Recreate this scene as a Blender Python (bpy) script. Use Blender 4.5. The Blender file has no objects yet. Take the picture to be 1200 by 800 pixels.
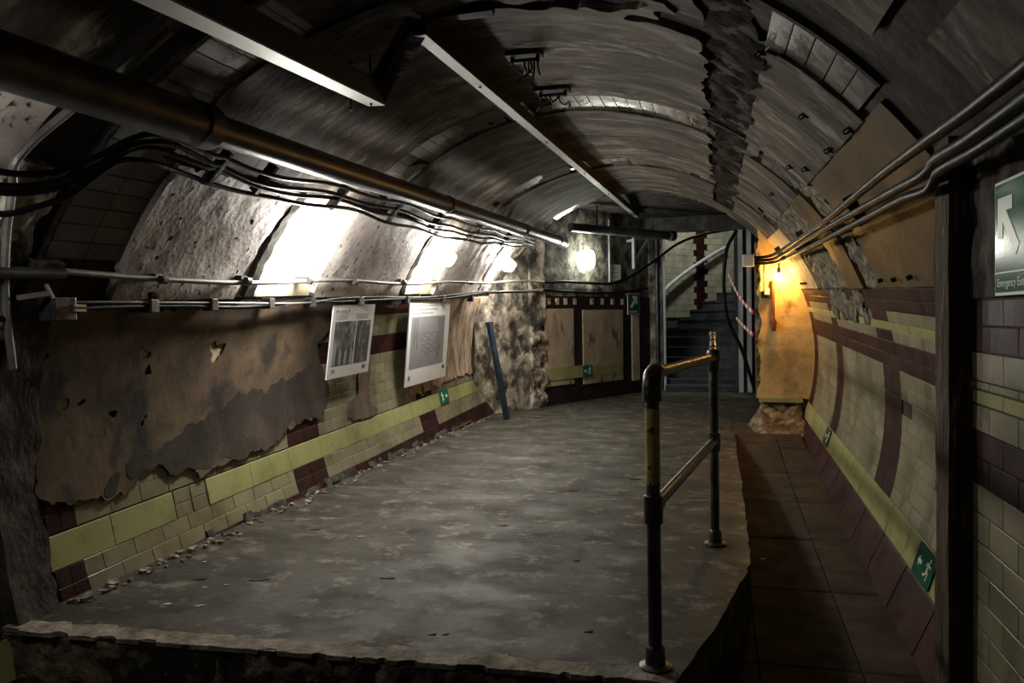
import bpy, bmesh, math, random
from math import sin, cos, radians as R, pi, sqrt, atan2
from mathutils import Vector, Matrix, noise
random.seed(7)
SC = bpy.context.scene
COL = SC.collection

# ------------------------------------------------------------------ camera, world, exposure
def setup_camera(loc, yaw, pitch, roll, lens):
    y, p, r = R(yaw), R(pitch), R(roll)
    fwd = Vector((-sin(y) * cos(p), cos(y) * cos(p), -sin(p)))
    right = Vector((cos(y), sin(y), 0))
    up = right.cross(fwd)
    r2 = right * cos(r) - up * sin(r)
    u2 = right * sin(r) + up * cos(r)
    M = Matrix((r2, u2, -fwd)).transposed().to_4x4()
    M.translation = loc
    cd = bpy.data.cameras.new('camera')
    cd.lens = lens; cd.sensor_width = 36; cd.clip_start = .02; cd.clip_end = 100
    co = bpy.data.objects.new('camera', cd)
    COL.objects.link(co); co.matrix_world = M
    SC.camera = co
setup_camera((0, 0, 1.25), 14.335, 1.7, 1.0, 27.99)
W = bpy.data.worlds.new('world'); SC.world = W
W.use_nodes = True
W.node_tree.nodes['Background'].inputs[0].default_value = (0, 0, 0, 1)
W.node_tree.nodes['Background'].inputs[1].default_value = 0
SC.view_settings.view_transform = 'Standard'
SC.view_settings.look = 'None'
SC.view_settings.gamma = 1
SC.view_settings.use_curve_mapping = False
SC.view_settings.exposure = -1.4
LAMP_WHITE = 520.0        # diffuser strength of the white bulkhead lamps
LAMP_NEAR = 60.0
LAMP_FAR = 200.0
LAMP_WARM = 1700.0         # bare bulb on the end wall

# ------------------------------------------------------------------ geometry of the tunnel
AX, AZ, SL = -.955, .51, .03       # axis x, axis height at y=0, gradient
def axz(y): return AZ + SL * y
def P(th, y, r=2.01):
    a = R(th)
    return Vector((AX + r * sin(a), y, axz(y) + r * cos(a)))
def wz(y):   # walkway surface: a ramp that steepens toward the far end
    if y < 7: return -.435 + .037 * y
    if y < 9.4: return -.176 + .196 * (y - 7) / 2.4
    return max(0, .02 - .02 * (y - 9.4) / 1.1)

# ------------------------------------------------------------------ mesh helpers
class MB:
    def __init__(s): s.v = []; s.f = []
    def add(s, vs, fs):
        n = len(s.v); s.v += [Vector(v) for v in vs]; s.f += [tuple(i + n for i in f) for f in fs]
        return s
    def box(s, a, b, jit=0):
        (x0, y0, z0), (x1, y1, z1) = a, b
        vs = [(x, y, z) for z in (z0, z1) for y in (y0, y1) for x in (x0, x1)]
        if jit: vs = [tuple(c + random.uniform(-jit, jit) for c in v) for v in vs]
        return s.add(vs, BOXF)
    def obox(s, c, ax, ay, az, hx, hy, hz):
        c = Vector(c)
        vs = [c + ax * (i * hx) + ay * (j * hy) + az * (k * hz) for k in (-1, 1) for j in (-1, 1) for i in (-1, 1)]
        return s.add(vs, BOXF)
    def bar(s, a, b, w, h, up=(0, 0, 1)):
        a, b = Vector(a), Vector(b); d = b - a; L = d.length; d.normalize()
        u = Vector(up); sx = d.cross(u).normalized(); u = sx.cross(d).normalized()
        return s.obox((a + b) / 2, sx, d, u, w / 2, L / 2, h / 2)
    def tube(s, pts, r, n=10, cap=True):
        pts = [Vector(p) for p in pts]; N = len(pts)
        rs = r if isinstance(r, (list, tuple)) else [r] * N
        T = []
        for i in range(N):
            t = pts[min(i + 1, N - 1)] - pts[max(i - 1, 0)]
            T.append(t.normalized() if t.length > 1e-9 else Vector((0, 1, 0)))
        u = T[0].orthogonal().normalized(); base = len(s.v)
        for i in range(N):
            u = (u - T[i] * u.dot(T[i]))
            if u.length < 1e-6: u = T[i].orthogonal()
            u.normalize(); w = T[i].cross(u)
            for k in range(n):
                a = 2 * pi * k / n
                s.v.append(pts[i] + (u * cos(a) + w * sin(a)) * rs[i])
        for i in range(N - 1):
            for k in range(n):
                a, b = base + i * n + k, base + i * n + (k + 1) % n
                s.f.append((a, b, b + n, a + n))
        if cap:
            s.f.append(tuple(base + k for k in reversed(range(n))))
            s.f.append(tuple(base + (N - 1) * n + k for k in range(n)))
        return s
    def cyl(s, a, b, r, n=14): return s.tube([a, b], r, n)
    def lathe(s, c, prof, n=20, M=None):
        base = len(s.v); c = Vector(c)
        for (r, z) in prof:
            for k in range(n):
                a = 2 * pi * k / n
                v = Vector((r * cos(a), r * sin(a), z))
                s.v.append(c + (M @ v if M else v))
        m = len(prof)
        for i in range(m - 1):
            for k in range(n):
                a, b = base + i * n + k, base + i * n + (k + 1) % n
                s.f.append((a, b, b + n, a + n))
        s.f.append(tuple(base + k for k in reversed(range(n))))
        s.f.append(tuple(base + (m - 1) * n + k for k in range(n)))
        return s
    def prism(s, poly, fn, d0, d1):
        """poly of (a,b); fn(a,b,d) -> point"""
        n = len(poly)
        vs = [fn(a, b, d0) for a, b in poly] + [fn(a, b, d1) for a, b in poly]
        fs = [tuple(range(n))[::-1], tuple(range(n, 2 * n))] + [(i, (i + 1) % n, n + (i + 1) % n, n + i) for i in range(n)]
        return s.add(vs, fs)
    def build(s, name, m, parent=None, loc=None, smooth=False, fixn=True, bevel=0):
        org = Vector(loc) if loc is not None else (ORG.get(parent.name, Vector()) if parent else Vector())
        me = bpy.data.meshes.new(name)
        me.from_pydata([tuple(v - org) for v in s.v], [], s.f)
        if fixn or bevel:
            bm = bmesh.new(); bm.from_mesh(me)
            bmesh.ops.recalc_face_normals(bm, faces=bm.faces)
            if bevel:
                bmesh.ops.bevel(bm, geom=list(bm.edges), offset=bevel, segments=2, affect='EDGES', profile=.6)
            bm.to_mesh(me); bm.free()
        me.materials.append(m)
        if smooth:
            me.polygons.foreach_set('use_smooth', [True] * len(me.polygons))
            me.set_sharp_from_angle(angle=R(40))
        o = bpy.data.objects.new(name, me); COL.objects.link(o)
        if parent is None: o.location = org
        else: o.parent = parent
        ORG[o.name] = org
        return o
ORG = {}
BOXF = [(0, 2, 3, 1), (4, 5, 7, 6), (0, 1, 5, 4), (2, 6, 7, 3), (0, 4, 6, 2), (1, 3, 7, 5)]
def thing(name, label, cat, loc=(0, 0, 0), group=None):
    o = bpy.data.objects.new(name, None); COL.objects.link(o)
    o.location = loc; o.empty_display_size = .1; ORG[o.name] = Vector(loc)
    return tag(o, label, cat, group)
def tag(o, label, cat, group=None):
    o['label'] = label; o['category'] = cat
    if group: o['group'] = group
    return o
def struct(o): o['kind'] = 'structure'; return o
def copy_tree(o, parent=None):
    c = o.copy(); COL.objects.link(c)
    if parent: c.parent = parent
    for ch in list(o.children): copy_tree(ch, c)
    return c
def spline(pts, k=6):
    pts = [Vector(p) for p in pts]; out = []
    for i in range(len(pts) - 1):
        p0, p1, p2, p3 = pts[max(i - 1, 0)], pts[i], pts[i + 1], pts[min(i + 2, len(pts) - 1)]
        d = (p2 - p1).length
        for j in range(k):
            t = j / k
            m1 = (p2 - p0) * (d / max((p2 - p0).length, 1e-6)); m2 = (p3 - p1) * (d / max((p3 - p1).length, 1e-6))
            t2, t3 = t * t, t * t * t
            out.append(p1 * (2 * t3 - 3 * t2 + 1) + m1 * (t3 - 2 * t2 + t) + p2 * (-2 * t3 + 3 * t2) + m2 * (t3 - t2))
    out.append(pts[-1]); return out
def fbm(x, y, z=0, o=4):
    return noise.fractal(Vector((x, y, z)), .9, 2.1, o)
def inpoly(x, y, poly):
    c = False; n = len(poly)
    for i in range(n):
        (x1, y1), (x2, y2) = poly[i], poly[i - 1]
        if (y1 > y) != (y2 > y) and x < (x2 - x1) * (y - y1) / (y2 - y1) + x1: c = not c
    return c

def sheet(name, m, parent, ur, vr, fn, mask=None, cell=.04, thick=.03, relief=.006, rscale=4., ragged=.03, rfreq=6., seed=0, usize=1., jit=.3, smooth=True):
    """A layer of plaster: grid over u (metres along usize), v; fn(u, v, h) gives the point at height h above the backing."""
    (u0, u1), (v0, v1) = ur, vr
    nu = max(2, int(abs(u1 - u0) * usize / cell)); nv = max(2, int(abs(v1 - v0) / cell))
    du, dv = (u1 - u0) / nu, (v1 - v0) / nv
    keep = {}
    for i in range(nu):
        for j in range(nv):
            u, v = u0 + (i + .5) * du, v0 + (j + .5) * dv
            uu = u + ragged / usize * (fbm(u * usize * rfreq, v * rfreq, seed + 3) + .6 * fbm(u * usize * rfreq * 4, v * rfreq * 4, seed + 5))
            vv = v + ragged * (fbm(u * usize * rfreq, v * rfreq, seed + 9) + .6 * fbm(u * usize * rfreq * 4, v * rfreq * 4, seed + 12))
            if mask is None or mask(uu, vv): keep[(i, j)] = 1
    N4 = ((-1, 0), (1, 0), (0, -1), (0, 1))
    for _ in range(2):
        for i in range(nu):
            for j in range(nv):
                c = sum((i + a, j + b_) in keep for a, b_ in N4)
                if (i, j) in keep:
                    if c <= 1: del keep[(i, j)]
                elif c == 4: keep[(i, j)] = 1
    pos = {}; nbr = {}; bed = []
    for (i, j) in keep:
        for q in ((i, j), (i + 1, j), (i + 1, j + 1), (i, j + 1)):
            if q not in pos:
                ed = 0 if q[0] in (0, nu) or q[1] in (0, nv) else 1
                pos[q] = (u0 + q[0] * du + ed * du * jit * noise.noise(Vector((q[0] * 7.3, q[1] * 3.1, seed))), v0 + q[1] * dv + ed * dv * jit * noise.noise(Vector((q[0] * 2.3, q[1] * 5.7, seed + 4))))
        for (di, dj, a, b_) in ((-1, 0, (i, j), (i, j + 1)), (1, 0, (i + 1, j + 1), (i + 1, j)), (0, -1, (i + 1, j), (i, j)), (0, 1, (i, j + 1), (i + 1, j + 1))):
            if (i + di, j + dj) not in keep:
                bed.append((a, b_)); nbr.setdefault(a, []).append(b_); nbr.setdefault(b_, []).append(a)
    for _ in range(3):
        new = {}
        for q, l in nbr.items():
            if q[0] in (0, nu) or q[1] in (0, nv): continue
            au = sum(pos[k][0] for k in l) / len(l); av = sum(pos[k][1] for k in l) / len(l)
            new[q] = (.6 * pos[q][0] + .4 * au, .6 * pos[q][1] + .4 * av)
        pos.update(new)
    idx = {}; V = []; F = []
    def top(q):
        k = (q, 1)
        if k not in idx:
            u, v = pos[q]; idx[k] = len(V)
            V.append(fn(u, v, thick + relief * fbm(u * usize * rscale, v * rscale, seed)))
        return idx[k]
    def bot(q):
        k = (q, 0)
        if k not in idx: idx[k] = len(V); V.append(fn(*pos[q], -.002))
        return idx[k]
    for (i, j) in keep: F.append((top((i, j)), top((i + 1, j)), top((i + 1, j + 1)), top((i, j + 1))))
    for a, b_ in bed: F.append((top(a), bot(a), bot(b_), top(b_)))
    b = MB(); b.v = V; b.f = F
    return b.build(name, m, parent, smooth=smooth)
def cyl_fn(r): return lambda th, y, h: P(th, y, r - h)
DEG = R(1) * 2.0      # metres of arc per degree
def vsheet(name, m, parent, th, y, r=2.02, **k):
    return sheet(name, m, parent, th, y, cyl_fn(r), usize=DEG, **k)

# ------------------------------------------------------------------ materials
def mat(name, cols, scale=3., stretch=(1, 1, 1), rough=.8, rough2=None, bump=.15, bscale=30., metal=0., spots=None, spot_scale=12., spot_at=.62, piece=0., detail=8., stops=None, flecks=None, fleck_scale=20., fleck_at=.66, spec=.15, emit=None, island=False):
    m = bpy.data.materials.new(name); m.use_nodes = True
    nt = m.node_tree; N = nt.nodes; L = nt.links
    bs = N['Principled BSDF']
    geo = N.new('ShaderNodeNewGeometry')
    mp = N.new('ShaderNodeMapping'); mp.inputs['Scale'].default_value = stretch
    L.new(geo.outputs['Position'], mp.inputs['Vector'])
    n1 = N.new('ShaderNodeTexNoise'); n1.inputs['Scale'].default_value = scale; n1.inputs['Detail'].default_value = detail; n1.inputs['Roughness'].default_value = .65
    L.new(mp.outputs[0], n1.inputs['Vector'])
    cr = N.new('ShaderNodeValToRGB'); e = cr.color_ramp.elements
    if stops is None: stops = [.3 + .4 * i / max(1, len(cols) - 1) for i in range(len(cols))]
    while len(e) < len(cols): e.new(.5)
    for i, c in enumerate(cols): e[i].position = stops[i]; e[i].color = (*c, 1)
    L.new(n1.outputs['Fac'], cr.inputs['Fac'])
    out = cr.outputs['Color']
    if spots:
        n2 = N.new('ShaderNodeTexNoise'); n2.inputs['Scale'].default_value = spot_scale; n2.inputs['Detail'].default_value = 6
        L.new(mp.outputs[0], n2.inputs['Vector'])
        rp = N.new('ShaderNodeValToRGB'); rp.color_ramp.elements[0].position = spot_at - .05; rp.color_ramp.elements[1].position = spot_at + .04
        L.new(n2.outputs['Fac'], rp.inputs['Fac'])
        mx = N.new('ShaderNodeMix'); mx.data_type = 'RGBA'
        L.new(rp.outputs['Color'], mx.inputs[0]); L.new(out, mx.inputs[6]); mx.inputs[7].default_value = (*spots, 1)
        out = mx.outputs[2]
    if flecks:
        n3 = N.new('ShaderNodeTexNoise'); n3.inputs['Scale'].default_value = fleck_scale; n3.inputs['Detail'].default_value = 9; n3.inputs['Roughness'].default_value = .75
        L.new(mp.outputs[0], n3.inputs['Vector'])
        rp = N.new('ShaderNodeValToRGB'); rp.color_ramp.elements[0].position = fleck_at - .04; rp.color_ramp.elements[1].position = fleck_at + .05
        L.new(n3.outputs['Fac'], rp.inputs['Fac'])
        mx = N.new('ShaderNodeMix'); mx.data_type = 'RGBA'
        L.new(rp.outputs['Color'], mx.inputs[0]); L.new(out, mx.inputs[6]); mx.inputs[7].default_value = (*flecks, 1)
        out = mx.outputs[2]
    if piece:
        oi = N.new('ShaderNodeObjectInfo')
        ad = N.new('ShaderNodeMath'); ad.operation = 'ADD'
        L.new(oi.outputs['Random'], ad.inputs[0]); L.new(geo.outputs['Random Per Island'], ad.inputs[1])
        fr = N.new('ShaderNodeMath'); fr.operation = 'FRACT'; L.new(ad.outputs[0], fr.inputs[0])
        mr = N.new('ShaderNodeMapRange'); mr.inputs['To Min'].default_value = 1 - piece; mr.inputs['To Max'].default_value = 1 + piece * .5
        L.new(fr.outputs[0], mr.inputs['Value'])
        hs = N.new('ShaderNodeHueSaturation'); L.new(mr.outputs[0], hs.inputs['Value']); L.new(out, hs.inputs['Color'])
        out = hs.outputs[0]
    L.new(out, bs.inputs['Base Color'])
    bs.inputs['Metallic'].default_value = metal
    bs.inputs['Specular IOR Level'].default_value = spec
    if rough2 is not None:
        mr = N.new('ShaderNodeMapRange'); mr.inputs['From Min'].default_value = .35; mr.inputs['From Max'].default_value = .65
        mr.inputs['To Min'].default_value = rough; mr.inputs['To Max'].default_value = rough2
        L.new(n1.outputs['Fac'], mr.inputs['Value']); L.new(mr.outputs[0], bs.inputs['Roughness'])
    else: bs.inputs['Roughness'].default_value = rough
    if bump:
        nb = N.new('ShaderNodeTexNoise'); nb.inputs['Scale'].default_value = bscale; nb.inputs['Detail'].default_value = 5
        L.new(mp.outputs[0], nb.inputs['Vector'])
        bp = N.new('ShaderNodeBump'); bp.inputs['Strength'].default_value = bump; bp.inputs['Distance'].default_value = .02
        L.new(nb.outputs['Fac'], bp.inputs['Height']); L.new(bp.outputs[0], bs.inputs['Normal'])
    if emit:
        bs.inputs['Emission Color'].default_value = (*emit[0], 1); bs.inputs['Emission Strength'].default_value = emit[1]
    return m
M = {}
M['soot'] = mat('soot_lining', [(.012, .011, .012), (.03, .026, .024), (.07, .06, .05)], 5, rough=.9, bump=.5, bscale=18)
M['mortar'] = mat('dirty_mortar', [(.03, .028, .025), (.10, .09, .075)], 14, rough=.9, bump=.4)
M['plaster_ceiling'] = mat('sooty_ceiling_plaster', [(.008, .0063, .0048), (.030, .0235, .0175), (.066, .053, .041), (.14, .122, .098)], 2.6, stretch=(.6, 1.7, .8), flecks=(.17, .148, .12), fleck_scale=3.2, fleck_at=.57, rough=.75, bump=.25, bscale=14, spots=(.02, .017, .015), spot_scale=4.5, spot_at=.60, stops=[.34, .45, .55, .68])
M['plaster_left'] = mat('flaking_grey_plaster', [(.26, .23, .23), (.46, .41, .40), (.62, .56, .53), (.68, .63, .58)], 3., rough=.6, bump=.3, bscale=30, spots=(.04, .034, .034), spot_scale=30, spot_at=.64)
M['plaster_brown'] = mat('stained_brown_plaster', [(.045, .036, .031), (.09, .067, .048), (.15, .106, .066), (.115, .088, .068)], 1.6, stretch=(1, 1, 1), rough=.55, bump=.10, bscale=30, flecks=(.05, .042, .038), fleck_scale=4., fleck_at=.60, spots=(.035, .031, .03), spot_scale=1.6, spot_at=.56)
M['plaster_rust'] = mat('rust_streaked_plaster', [(.09, .07, .055), (.25, .17, .11), (.42, .33, .25), (.3, .27, .25)], 4., stretch=(1, 2.2, .7), rough=.7, bump=.4, bscale=25, spots=(.05, .04, .035), spot_scale=6, spot_at=.62)
M['rubble'] = mat('crumbling_wall_face', [(.03, .028, .026), (.12, .10, .08), (.36, .32, .26), (.60, .56, .48)], 3.2, rough=.85, bump=.6, bscale=22, stops=[.40, .48, .56, .7])
M['ochre'] = mat('ochre_painted_panel', [(.05, .031, .010), (.078, .049, .0165), (.095, .061, .022)], 2.5, rough=.55, bump=.12, spots=(.05, .035, .02), spot_scale=9, spot_at=.70)
M['pitted'] = mat('pitted_soot_plaster', [(.03, .027, .022), (.10, .085, .06), (.26, .22, .15)], 12, rough=.6, bump=.9, bscale=45)
M['cream_paint'] = mat('stained_cream_paint', [(.34, .28, .18), (.56, .48, .33), (.64, .57, .43)], 3., rough=.6, bump=.15, spots=(.07, .055, .04), spot_scale=7, spot_at=.66)
M['orange_wall'] = mat('damp_yellow_plaster', [(.32, .21, .095), (.56, .385, .17), (.64, .46, .215)], 2.4, rough=.7, bump=.25, spots=(.20, .13, .065), spot_scale=3.5, spot_at=.64)
M['tile_cream'] = mat('cream_glazed_tile', [(.10, .09, .05), (.185, .17, .105), (.23, .212, .138)], 3., rough=.3, rough2=.5, bump=.04, spots=(.15, .12, .07), spot_scale=10, spot_at=.68, piece=.16, spec=.4)
M['tile_maroon'] = mat('maroon_glazed_tile', [(.015, .0055, .0055), (.028, .008, .0075), (.040, .012, .011)], 6., rough=.4, rough2=.6, bump=.05, piece=.25, spec=.12)
M['tile_grey'] = mat('sooted_grey_tile', [(.03, .025, .023), (.07, .058, .05), (.14, .12, .10)], 3.5, rough=.2, rough2=.5, bump=.08, piece=.35, spec=.6)
M['strip_yellow'] = mat('yellow_green_strip', [(.18, .18, .07), (.27, .27, .115), (.30, .30, .135)], 4., rough=.4, bump=.03, spots=(.16, .15, .07), spot_scale=11, spot_at=.70, piece=.06)
M['concrete'] = mat('worn_grey_concrete', [(.017, .0148, .011), (.031, .0275, .0208), (.041, .0363, .0275), (.068, .061, .048)], 3.0, stretch=(.9, 1.1, 1), flecks=(.13, .118, .094), fleck_scale=5.5, fleck_at=.575, rough=.75, rough2=.5, bump=.12, bscale=30, spots=(.022, .0195, .0145), spot_scale=6, spot_at=.57, stops=[.34, .46, .54, .66])
M['concrete_edge'] = mat('pale_worn_edging', [(.07, .06, .048), (.19, .165, .13), (.36, .32, .26)], 9, rough=.85, bump=.5, bscale=40)
M['brick_dirty'] = mat('crumbled_brickwork', [(.03, .023, .017), (.12, .09, .062), (.32, .265, .19)], 9, rough=.9, bump=.7, bscale=30)
M['slab'] = mat('brown_paving_slab', [(.016, .0125, .0095), (.032, .0245, .0175), (.052, .040, .029)], 5, rough=.95, rough2=.8, bump=.3, bscale=60, piece=.15, spec=.2)
M['steel_dark'] = mat('dark_painted_steel', [(.018, .018, .02), (.045, .043, .045), (.09, .085, .08)], 8, rough=.35, rough2=.55, bump=.1, metal=.5, spec=.5)
M['pipe'] = mat('dark_grey_pipe', [(.022, .022, .028), (.05, .05, .056), (.10, .095, .095)], 5, rough=.3, rough2=.45, bump=.06, metal=.35, spec=.5)
M['cable'] = mat('black_cable_sheath', [(.003, .003, .0033), (.005, .0047, .005), (.011, .0105, .010)], 9, rough=.35, rough2=.5, bump=.06, spec=.08)
M['galv'] = mat('galvanised_trunking', [(.12, .12, .118), (.20, .197, .187), (.29, .283, .262)], 9, stretch=(1, .5, 1), rough=.45, rough2=.6, bump=.05, metal=.4, spec=.5)
M['galv_dark'] = mat('dark_trunking_side', [(.018, .018, .02), (.04, .039, .04)], 8, rough=.6, bump=.05, metal=.2)  # duct sides, darker than the galvanised lid
M['handrail'] = mat('worn_handrail_steel', [(.02, .0195, .017), (.045, .043, .037), (.11, .10, .082)], 11, rough=.35, rough2=.5, bump=.15, metal=.55, spec=.5)
M['paint_yellow'] = mat('chipped_yellow_paint', [(.28, .24, .07), (.45, .40, .13)], 14, rough=.5, bump=.2, spots=(.05, .045, .03), spot_scale=30, spot_at=.63)
M['timber'] = mat('flaking_post_paint', [(.02, .014, .010), (.05, .034, .024), (.085, .062, .047), (.25, .215, .175)], 9, stretch=(3, 3, .5), rough=.8, bump=.9, bscale=22, stops=[.32, .48, .6, .7])
M['jamb'] = mat('sooty_cement_rib', [(.022, .019, .017), (.05, .042, .036), (.10, .087, .075)], 5, stretch=(1.2, 1.2, .8), rough=.85, bump=.5, bscale=25)
M['white_board'] = mat('white_printed_board', [(.66, .66, .66), (.72, .72, .71)], 2, rough=.4, bump=0)
M['print_grey'] = mat('grey_print', [(.04, .04, .045), (.14, .14, .145), (.32, .31, .30)], 10, rough=.45, bump=0, stops=[.35, .5, .66])
M['print_plan'] = mat('pale_grey_plan_print', [(.2, .2, .21), (.27, .27, .28)], 5, rough=.45, bump=0)
M['ink'] = mat('print_ink', [(.07, .07, .075), (.1, .1, .1)], 5, rough=.5, bump=0)
M['ink_pale'] = mat('pale_print_ink', [(.30, .30, .30), (.36, .36, .36)], 5, rough=.5, bump=0)
M['ink_red'] = mat('faded_red_ink', [(.3, .13, .08), (.34, .16, .1)], 5, rough=.5, bump=0)
M['sign_green'] = mat('green_sign_face', [(.010, .11, .065), (.014, .13, .08)], 3, rough=.12, bump=0, spec=.5)
M['sign_dark'] = mat('dark_green_sign_face', [(.012, .075, .05), (.016, .09, .06)], 3, rough=.25, bump=0)
M['sign_white'] = mat('sign_white', [(.62, .64, .58), (.7, .72, .66)], 3, rough=.3, bump=0)
M['blue_paint'] = mat('dull_blue_paint', [(.010, .016, .03), (.018, .03, .052), (.04, .055, .08)], 8, rough=.45, bump=.15)
M['studs'] = mat('grey_painted_studs', [(.3, .31, .32), (.44, .45, .46)], 5, rough=.5, bump=.05)
M['panel_blue'] = mat('dark_blue_grey_panel', [(.022, .026, .034), (.045, .05, .06)], 4, rough=.5, bump=.05)
M['tape_white'] = mat('tape_white', [(.68, .68, .66), (.74, .74, .72)], 4, rough=.4, bump=0)
M['tape_red'] = mat('tape_red', [(.42, .03, .03), (.5, .05, .04)], 4, rough=.4, bump=0)
M['rust'] = mat('rusty_red_pipe', [(.12, .04, .02), (.25, .09, .04)], 9, rough=.6, bump=.2)
M['step'] = mat('worn_dark_step', [(.016, .017, .021), (.034, .035, .042), (.07, .072, .08)], 4, rough=.55, bump=.15)
M['paper'] = mat('dirty_white_paper', [(.4, .38, .35), (.6, .58, .54)], 30, rough=.8, bump=.3)
M['rag'] = mat('dark_wire', [(.01, .01, .01), (.025, .023, .022)], 9, rough=.6, bump=.1)
M['silver'] = mat('bright_zinc', [(.5, .5, .5), (.62, .62, .6)], 9, rough=.3, bump=.05, metal=.8)
def lamp_mat(name, col, st):
    return mat(name, [(.8, .8, .8), (.82, .82, .82)], 2, rough=.3, bump=0, emit=(col, st))
M['lamp'] = lamp_mat('lit_white_diffuser', (1, .955, .86), LAMP_WHITE)
M['lamp_near'] = lamp_mat('lit_near_diffuser', (1, .955, .86), LAMP_NEAR)
M['lamp_far'] = lamp_mat('lit_far_diffuser', (.97, 1, .86), LAMP_FAR)
M['bulb'] = lamp_mat('lit_warm_bulb', (1, .52, .12), LAMP_WARM)

# ------------------------------------------------------------------ tiles
def tile_mesh(name, m):
    b = 0.02
    vs = [(-.5, -.5, 0), (.5, -.5, 0), (.5, .5, 0), (-.5, .5, 0)]
    vs += [(x, y, .86) for x, y, z in vs[:4]]
    k = .5 - b
    vs += [(-.5 + b * .4, -k, 1), (.5 - b * .4, -k, 1), (.5 - b * .4, k, 1), (-.5 + b * .4, k, 1)]
    fs = [(i, (i + 1) % 4, 4 + (i + 1) % 4, 4 + i) for i in range(4)] + [(4 + i, 4 + (i + 1) % 4, 8 + (i + 1) % 4, 8 + i) for i in range(4)] + [(8, 9, 10, 11)]
    me = bpy.data.meshes.new(name); me.from_pydata(vs, [], fs); me.materials.append(m)
    return me, vs, fs
TM = {k: tile_mesh('tile_' + k, M[v]) for k, v in dict(cream='tile_cream', maroon='tile_maroon', grey='tile_grey', yellow='strip_yellow', slab='slab').items()}
def place_tiles(specs, parent, limit=300, name='tile', rest='tile_field', key=None):
    """specs: (matrix, kind); the nearest become single tiles, the rest one field per parent and colour"""
    specs.sort(key=key or (lambda s: (s[0].translation - Vector((0, 0, 1.25))).length))
    for Mx, k in specs[:limit]:
        o = bpy.data.objects.new(name, TM[k][0]); COL.objects.link(o)
        o.parent = parent; o.matrix_local = Mx
    left = specs[limit:]
    if left:
        me = bpy.data.meshes.new(rest); V = []; F = []; mi = []; kinds = sorted({k for _, k in left})
        for Mx, k in left:
            n = len(V); V += [tuple(Mx @ Vector(v)) for v in TM[k][1]]; F += [tuple(i + n for i in f) for f in TM[k][2]]; mi += [kinds.index(k)] * len(TM[k][2])
        me.from_pydata(V, [], F)
        for k in kinds: me.materials.append(TM[k][0].materials[0])
        me.polygons.foreach_set('material_index', mi)
        o = bpy.data.objects.new(rest, me); COL.objects.link(o); o.parent = parent; o['kind'] = 'stuff'
def tile_cyl(th0, th1, y0, y1, r=2.02, t=.007, gap=.003):
    """matrix of one tile on the lining: local x along the tunnel, y along the arc, z into the room"""
    th, y = (th0 + th1) / 2, (y0 + y1) / 2
    a = R(th); n = Vector((-sin(a), 0, -cos(a))); tx = Vector((0, 1, SL)).normalized(); ty = n.cross(tx)
    t = t + random.uniform(-.0007, .0007)
    w, h = abs(y1 - y0) - gap, abs(R(th1 - th0)) * (r - t) - gap
    j = random.uniform(-.004, .004); n2 = (n + ty * j + tx * random.uniform(-.003, .003)).normalized(); ty2 = n2.cross(tx)
    Mx = Matrix((tx * w, ty2 * h, n2 * t)).transposed().to_4x4(); Mx.translation = P(th, y, r)
    return Mx

# ================================================================== SETTING
# lining shells ----------------------------------------------------
def shell(name, th0, th1, y0, y1, r0, r1, m, n=28, ny=8):
    b = MB(); T = [th0 + (th1 - th0) * i / n for i in range(n + 1)]; Y = [y0 + (y1 - y0) * j / ny for j in range(ny + 1)]
    for r in (r0, r1):
        for y in Y:
            for t in T: b.v.append(P(t, y, r))
    W_ = n + 1; off = W_ * (ny + 1)
    for j in range(ny):
        for i in range(n):
            q = (j * W_ + i, j * W_ + i + 1, (j + 1) * W_ + i + 1, (j + 1) * W_ + i)
            b.f.append(q); b.f.append(tuple(x + off for x in reversed(q)))
    for j in range(ny):
        for i in (0, n): b.f.append((j * W_ + i, (j + 1) * W_ + i, (j + 1) * W_ + i + off, j * W_ + i + off))
    for i in range(n):
        for j in (0, ny): b.f.append((j * W_ + i, j * W_ + i + 1, j * W_ + i + 1 + off, j * W_ + i + off))
    return struct(b.build(name, m, smooth=True))
ceiling = shell('ceiling', -69, 69, -1.6, 10.35, 2.02, 2.16, M['soot'], 56, 12)
wall_left = shell('wall_left', -126, -69, -1.6, 10.55, 2.02, 2.16, M['mortar'])
wall_right = shell('wall_right', 69, 126, 2.70, 9.6, 2.02, 2.16, M['mortar'])

# ceiling plaster -----------------------------------------------------
def channel(th, y): 
    if not 2.3 < y < 9.4: return False
    lo, hi = (27.2 + .35 * (y - 3) ** .7, 35.2) if y > 3.1 else (22.5 + 5 * (y - 2.3), 27 + 9 * (y - 2.3))
    return lo < th < hi
BAYS = [(3.2, 5.02), (5.5, 7.5), (8.0, 10.0)]
def cmask(th, y): return not channel(th, y)
vsheet('plaster_bay', M['plaster_ceiling'], ceiling, (-38, 47.5), (-1.5, 2.42), mask=lambda t, y: not (t > 38 and y > .8 + (47 - t) * .05 and y > 1.9 and t > 44), cell=.06, thick=.03, relief=.012, rscale=2.5, ragged=.05, seed=1)
def bay1(t, y):
    if channel(t, y): return False
    if 0 < t < 28 and y < 3.42 and fbm(t * .3, y * 8, 2) > -.1: return False
    return True
vsheet('plaster_bay', M['plaster_ceiling'], ceiling, (-46, 48), (3.12, 5.02), mask=bay1, cell=.03, thick=.03, relief=.008, rscale=3, ragged=.055, seed=11)
vsheet('plaster_bay', M['plaster_ceiling'], ceiling, (-46, 48), (5.48, 7.5), mask=cmask, cell=.04, thick=.03, relief=.008, rscale=3, ragged=.055, seed=21)
vsheet('plaster_bay', M['plaster_ceiling'], ceiling, (-46, 50), (7.98, 10.0), mask=cmask, cell=.05, thick=.03, relief=.008, rscale=3, ragged=.055, seed=31)
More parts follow.
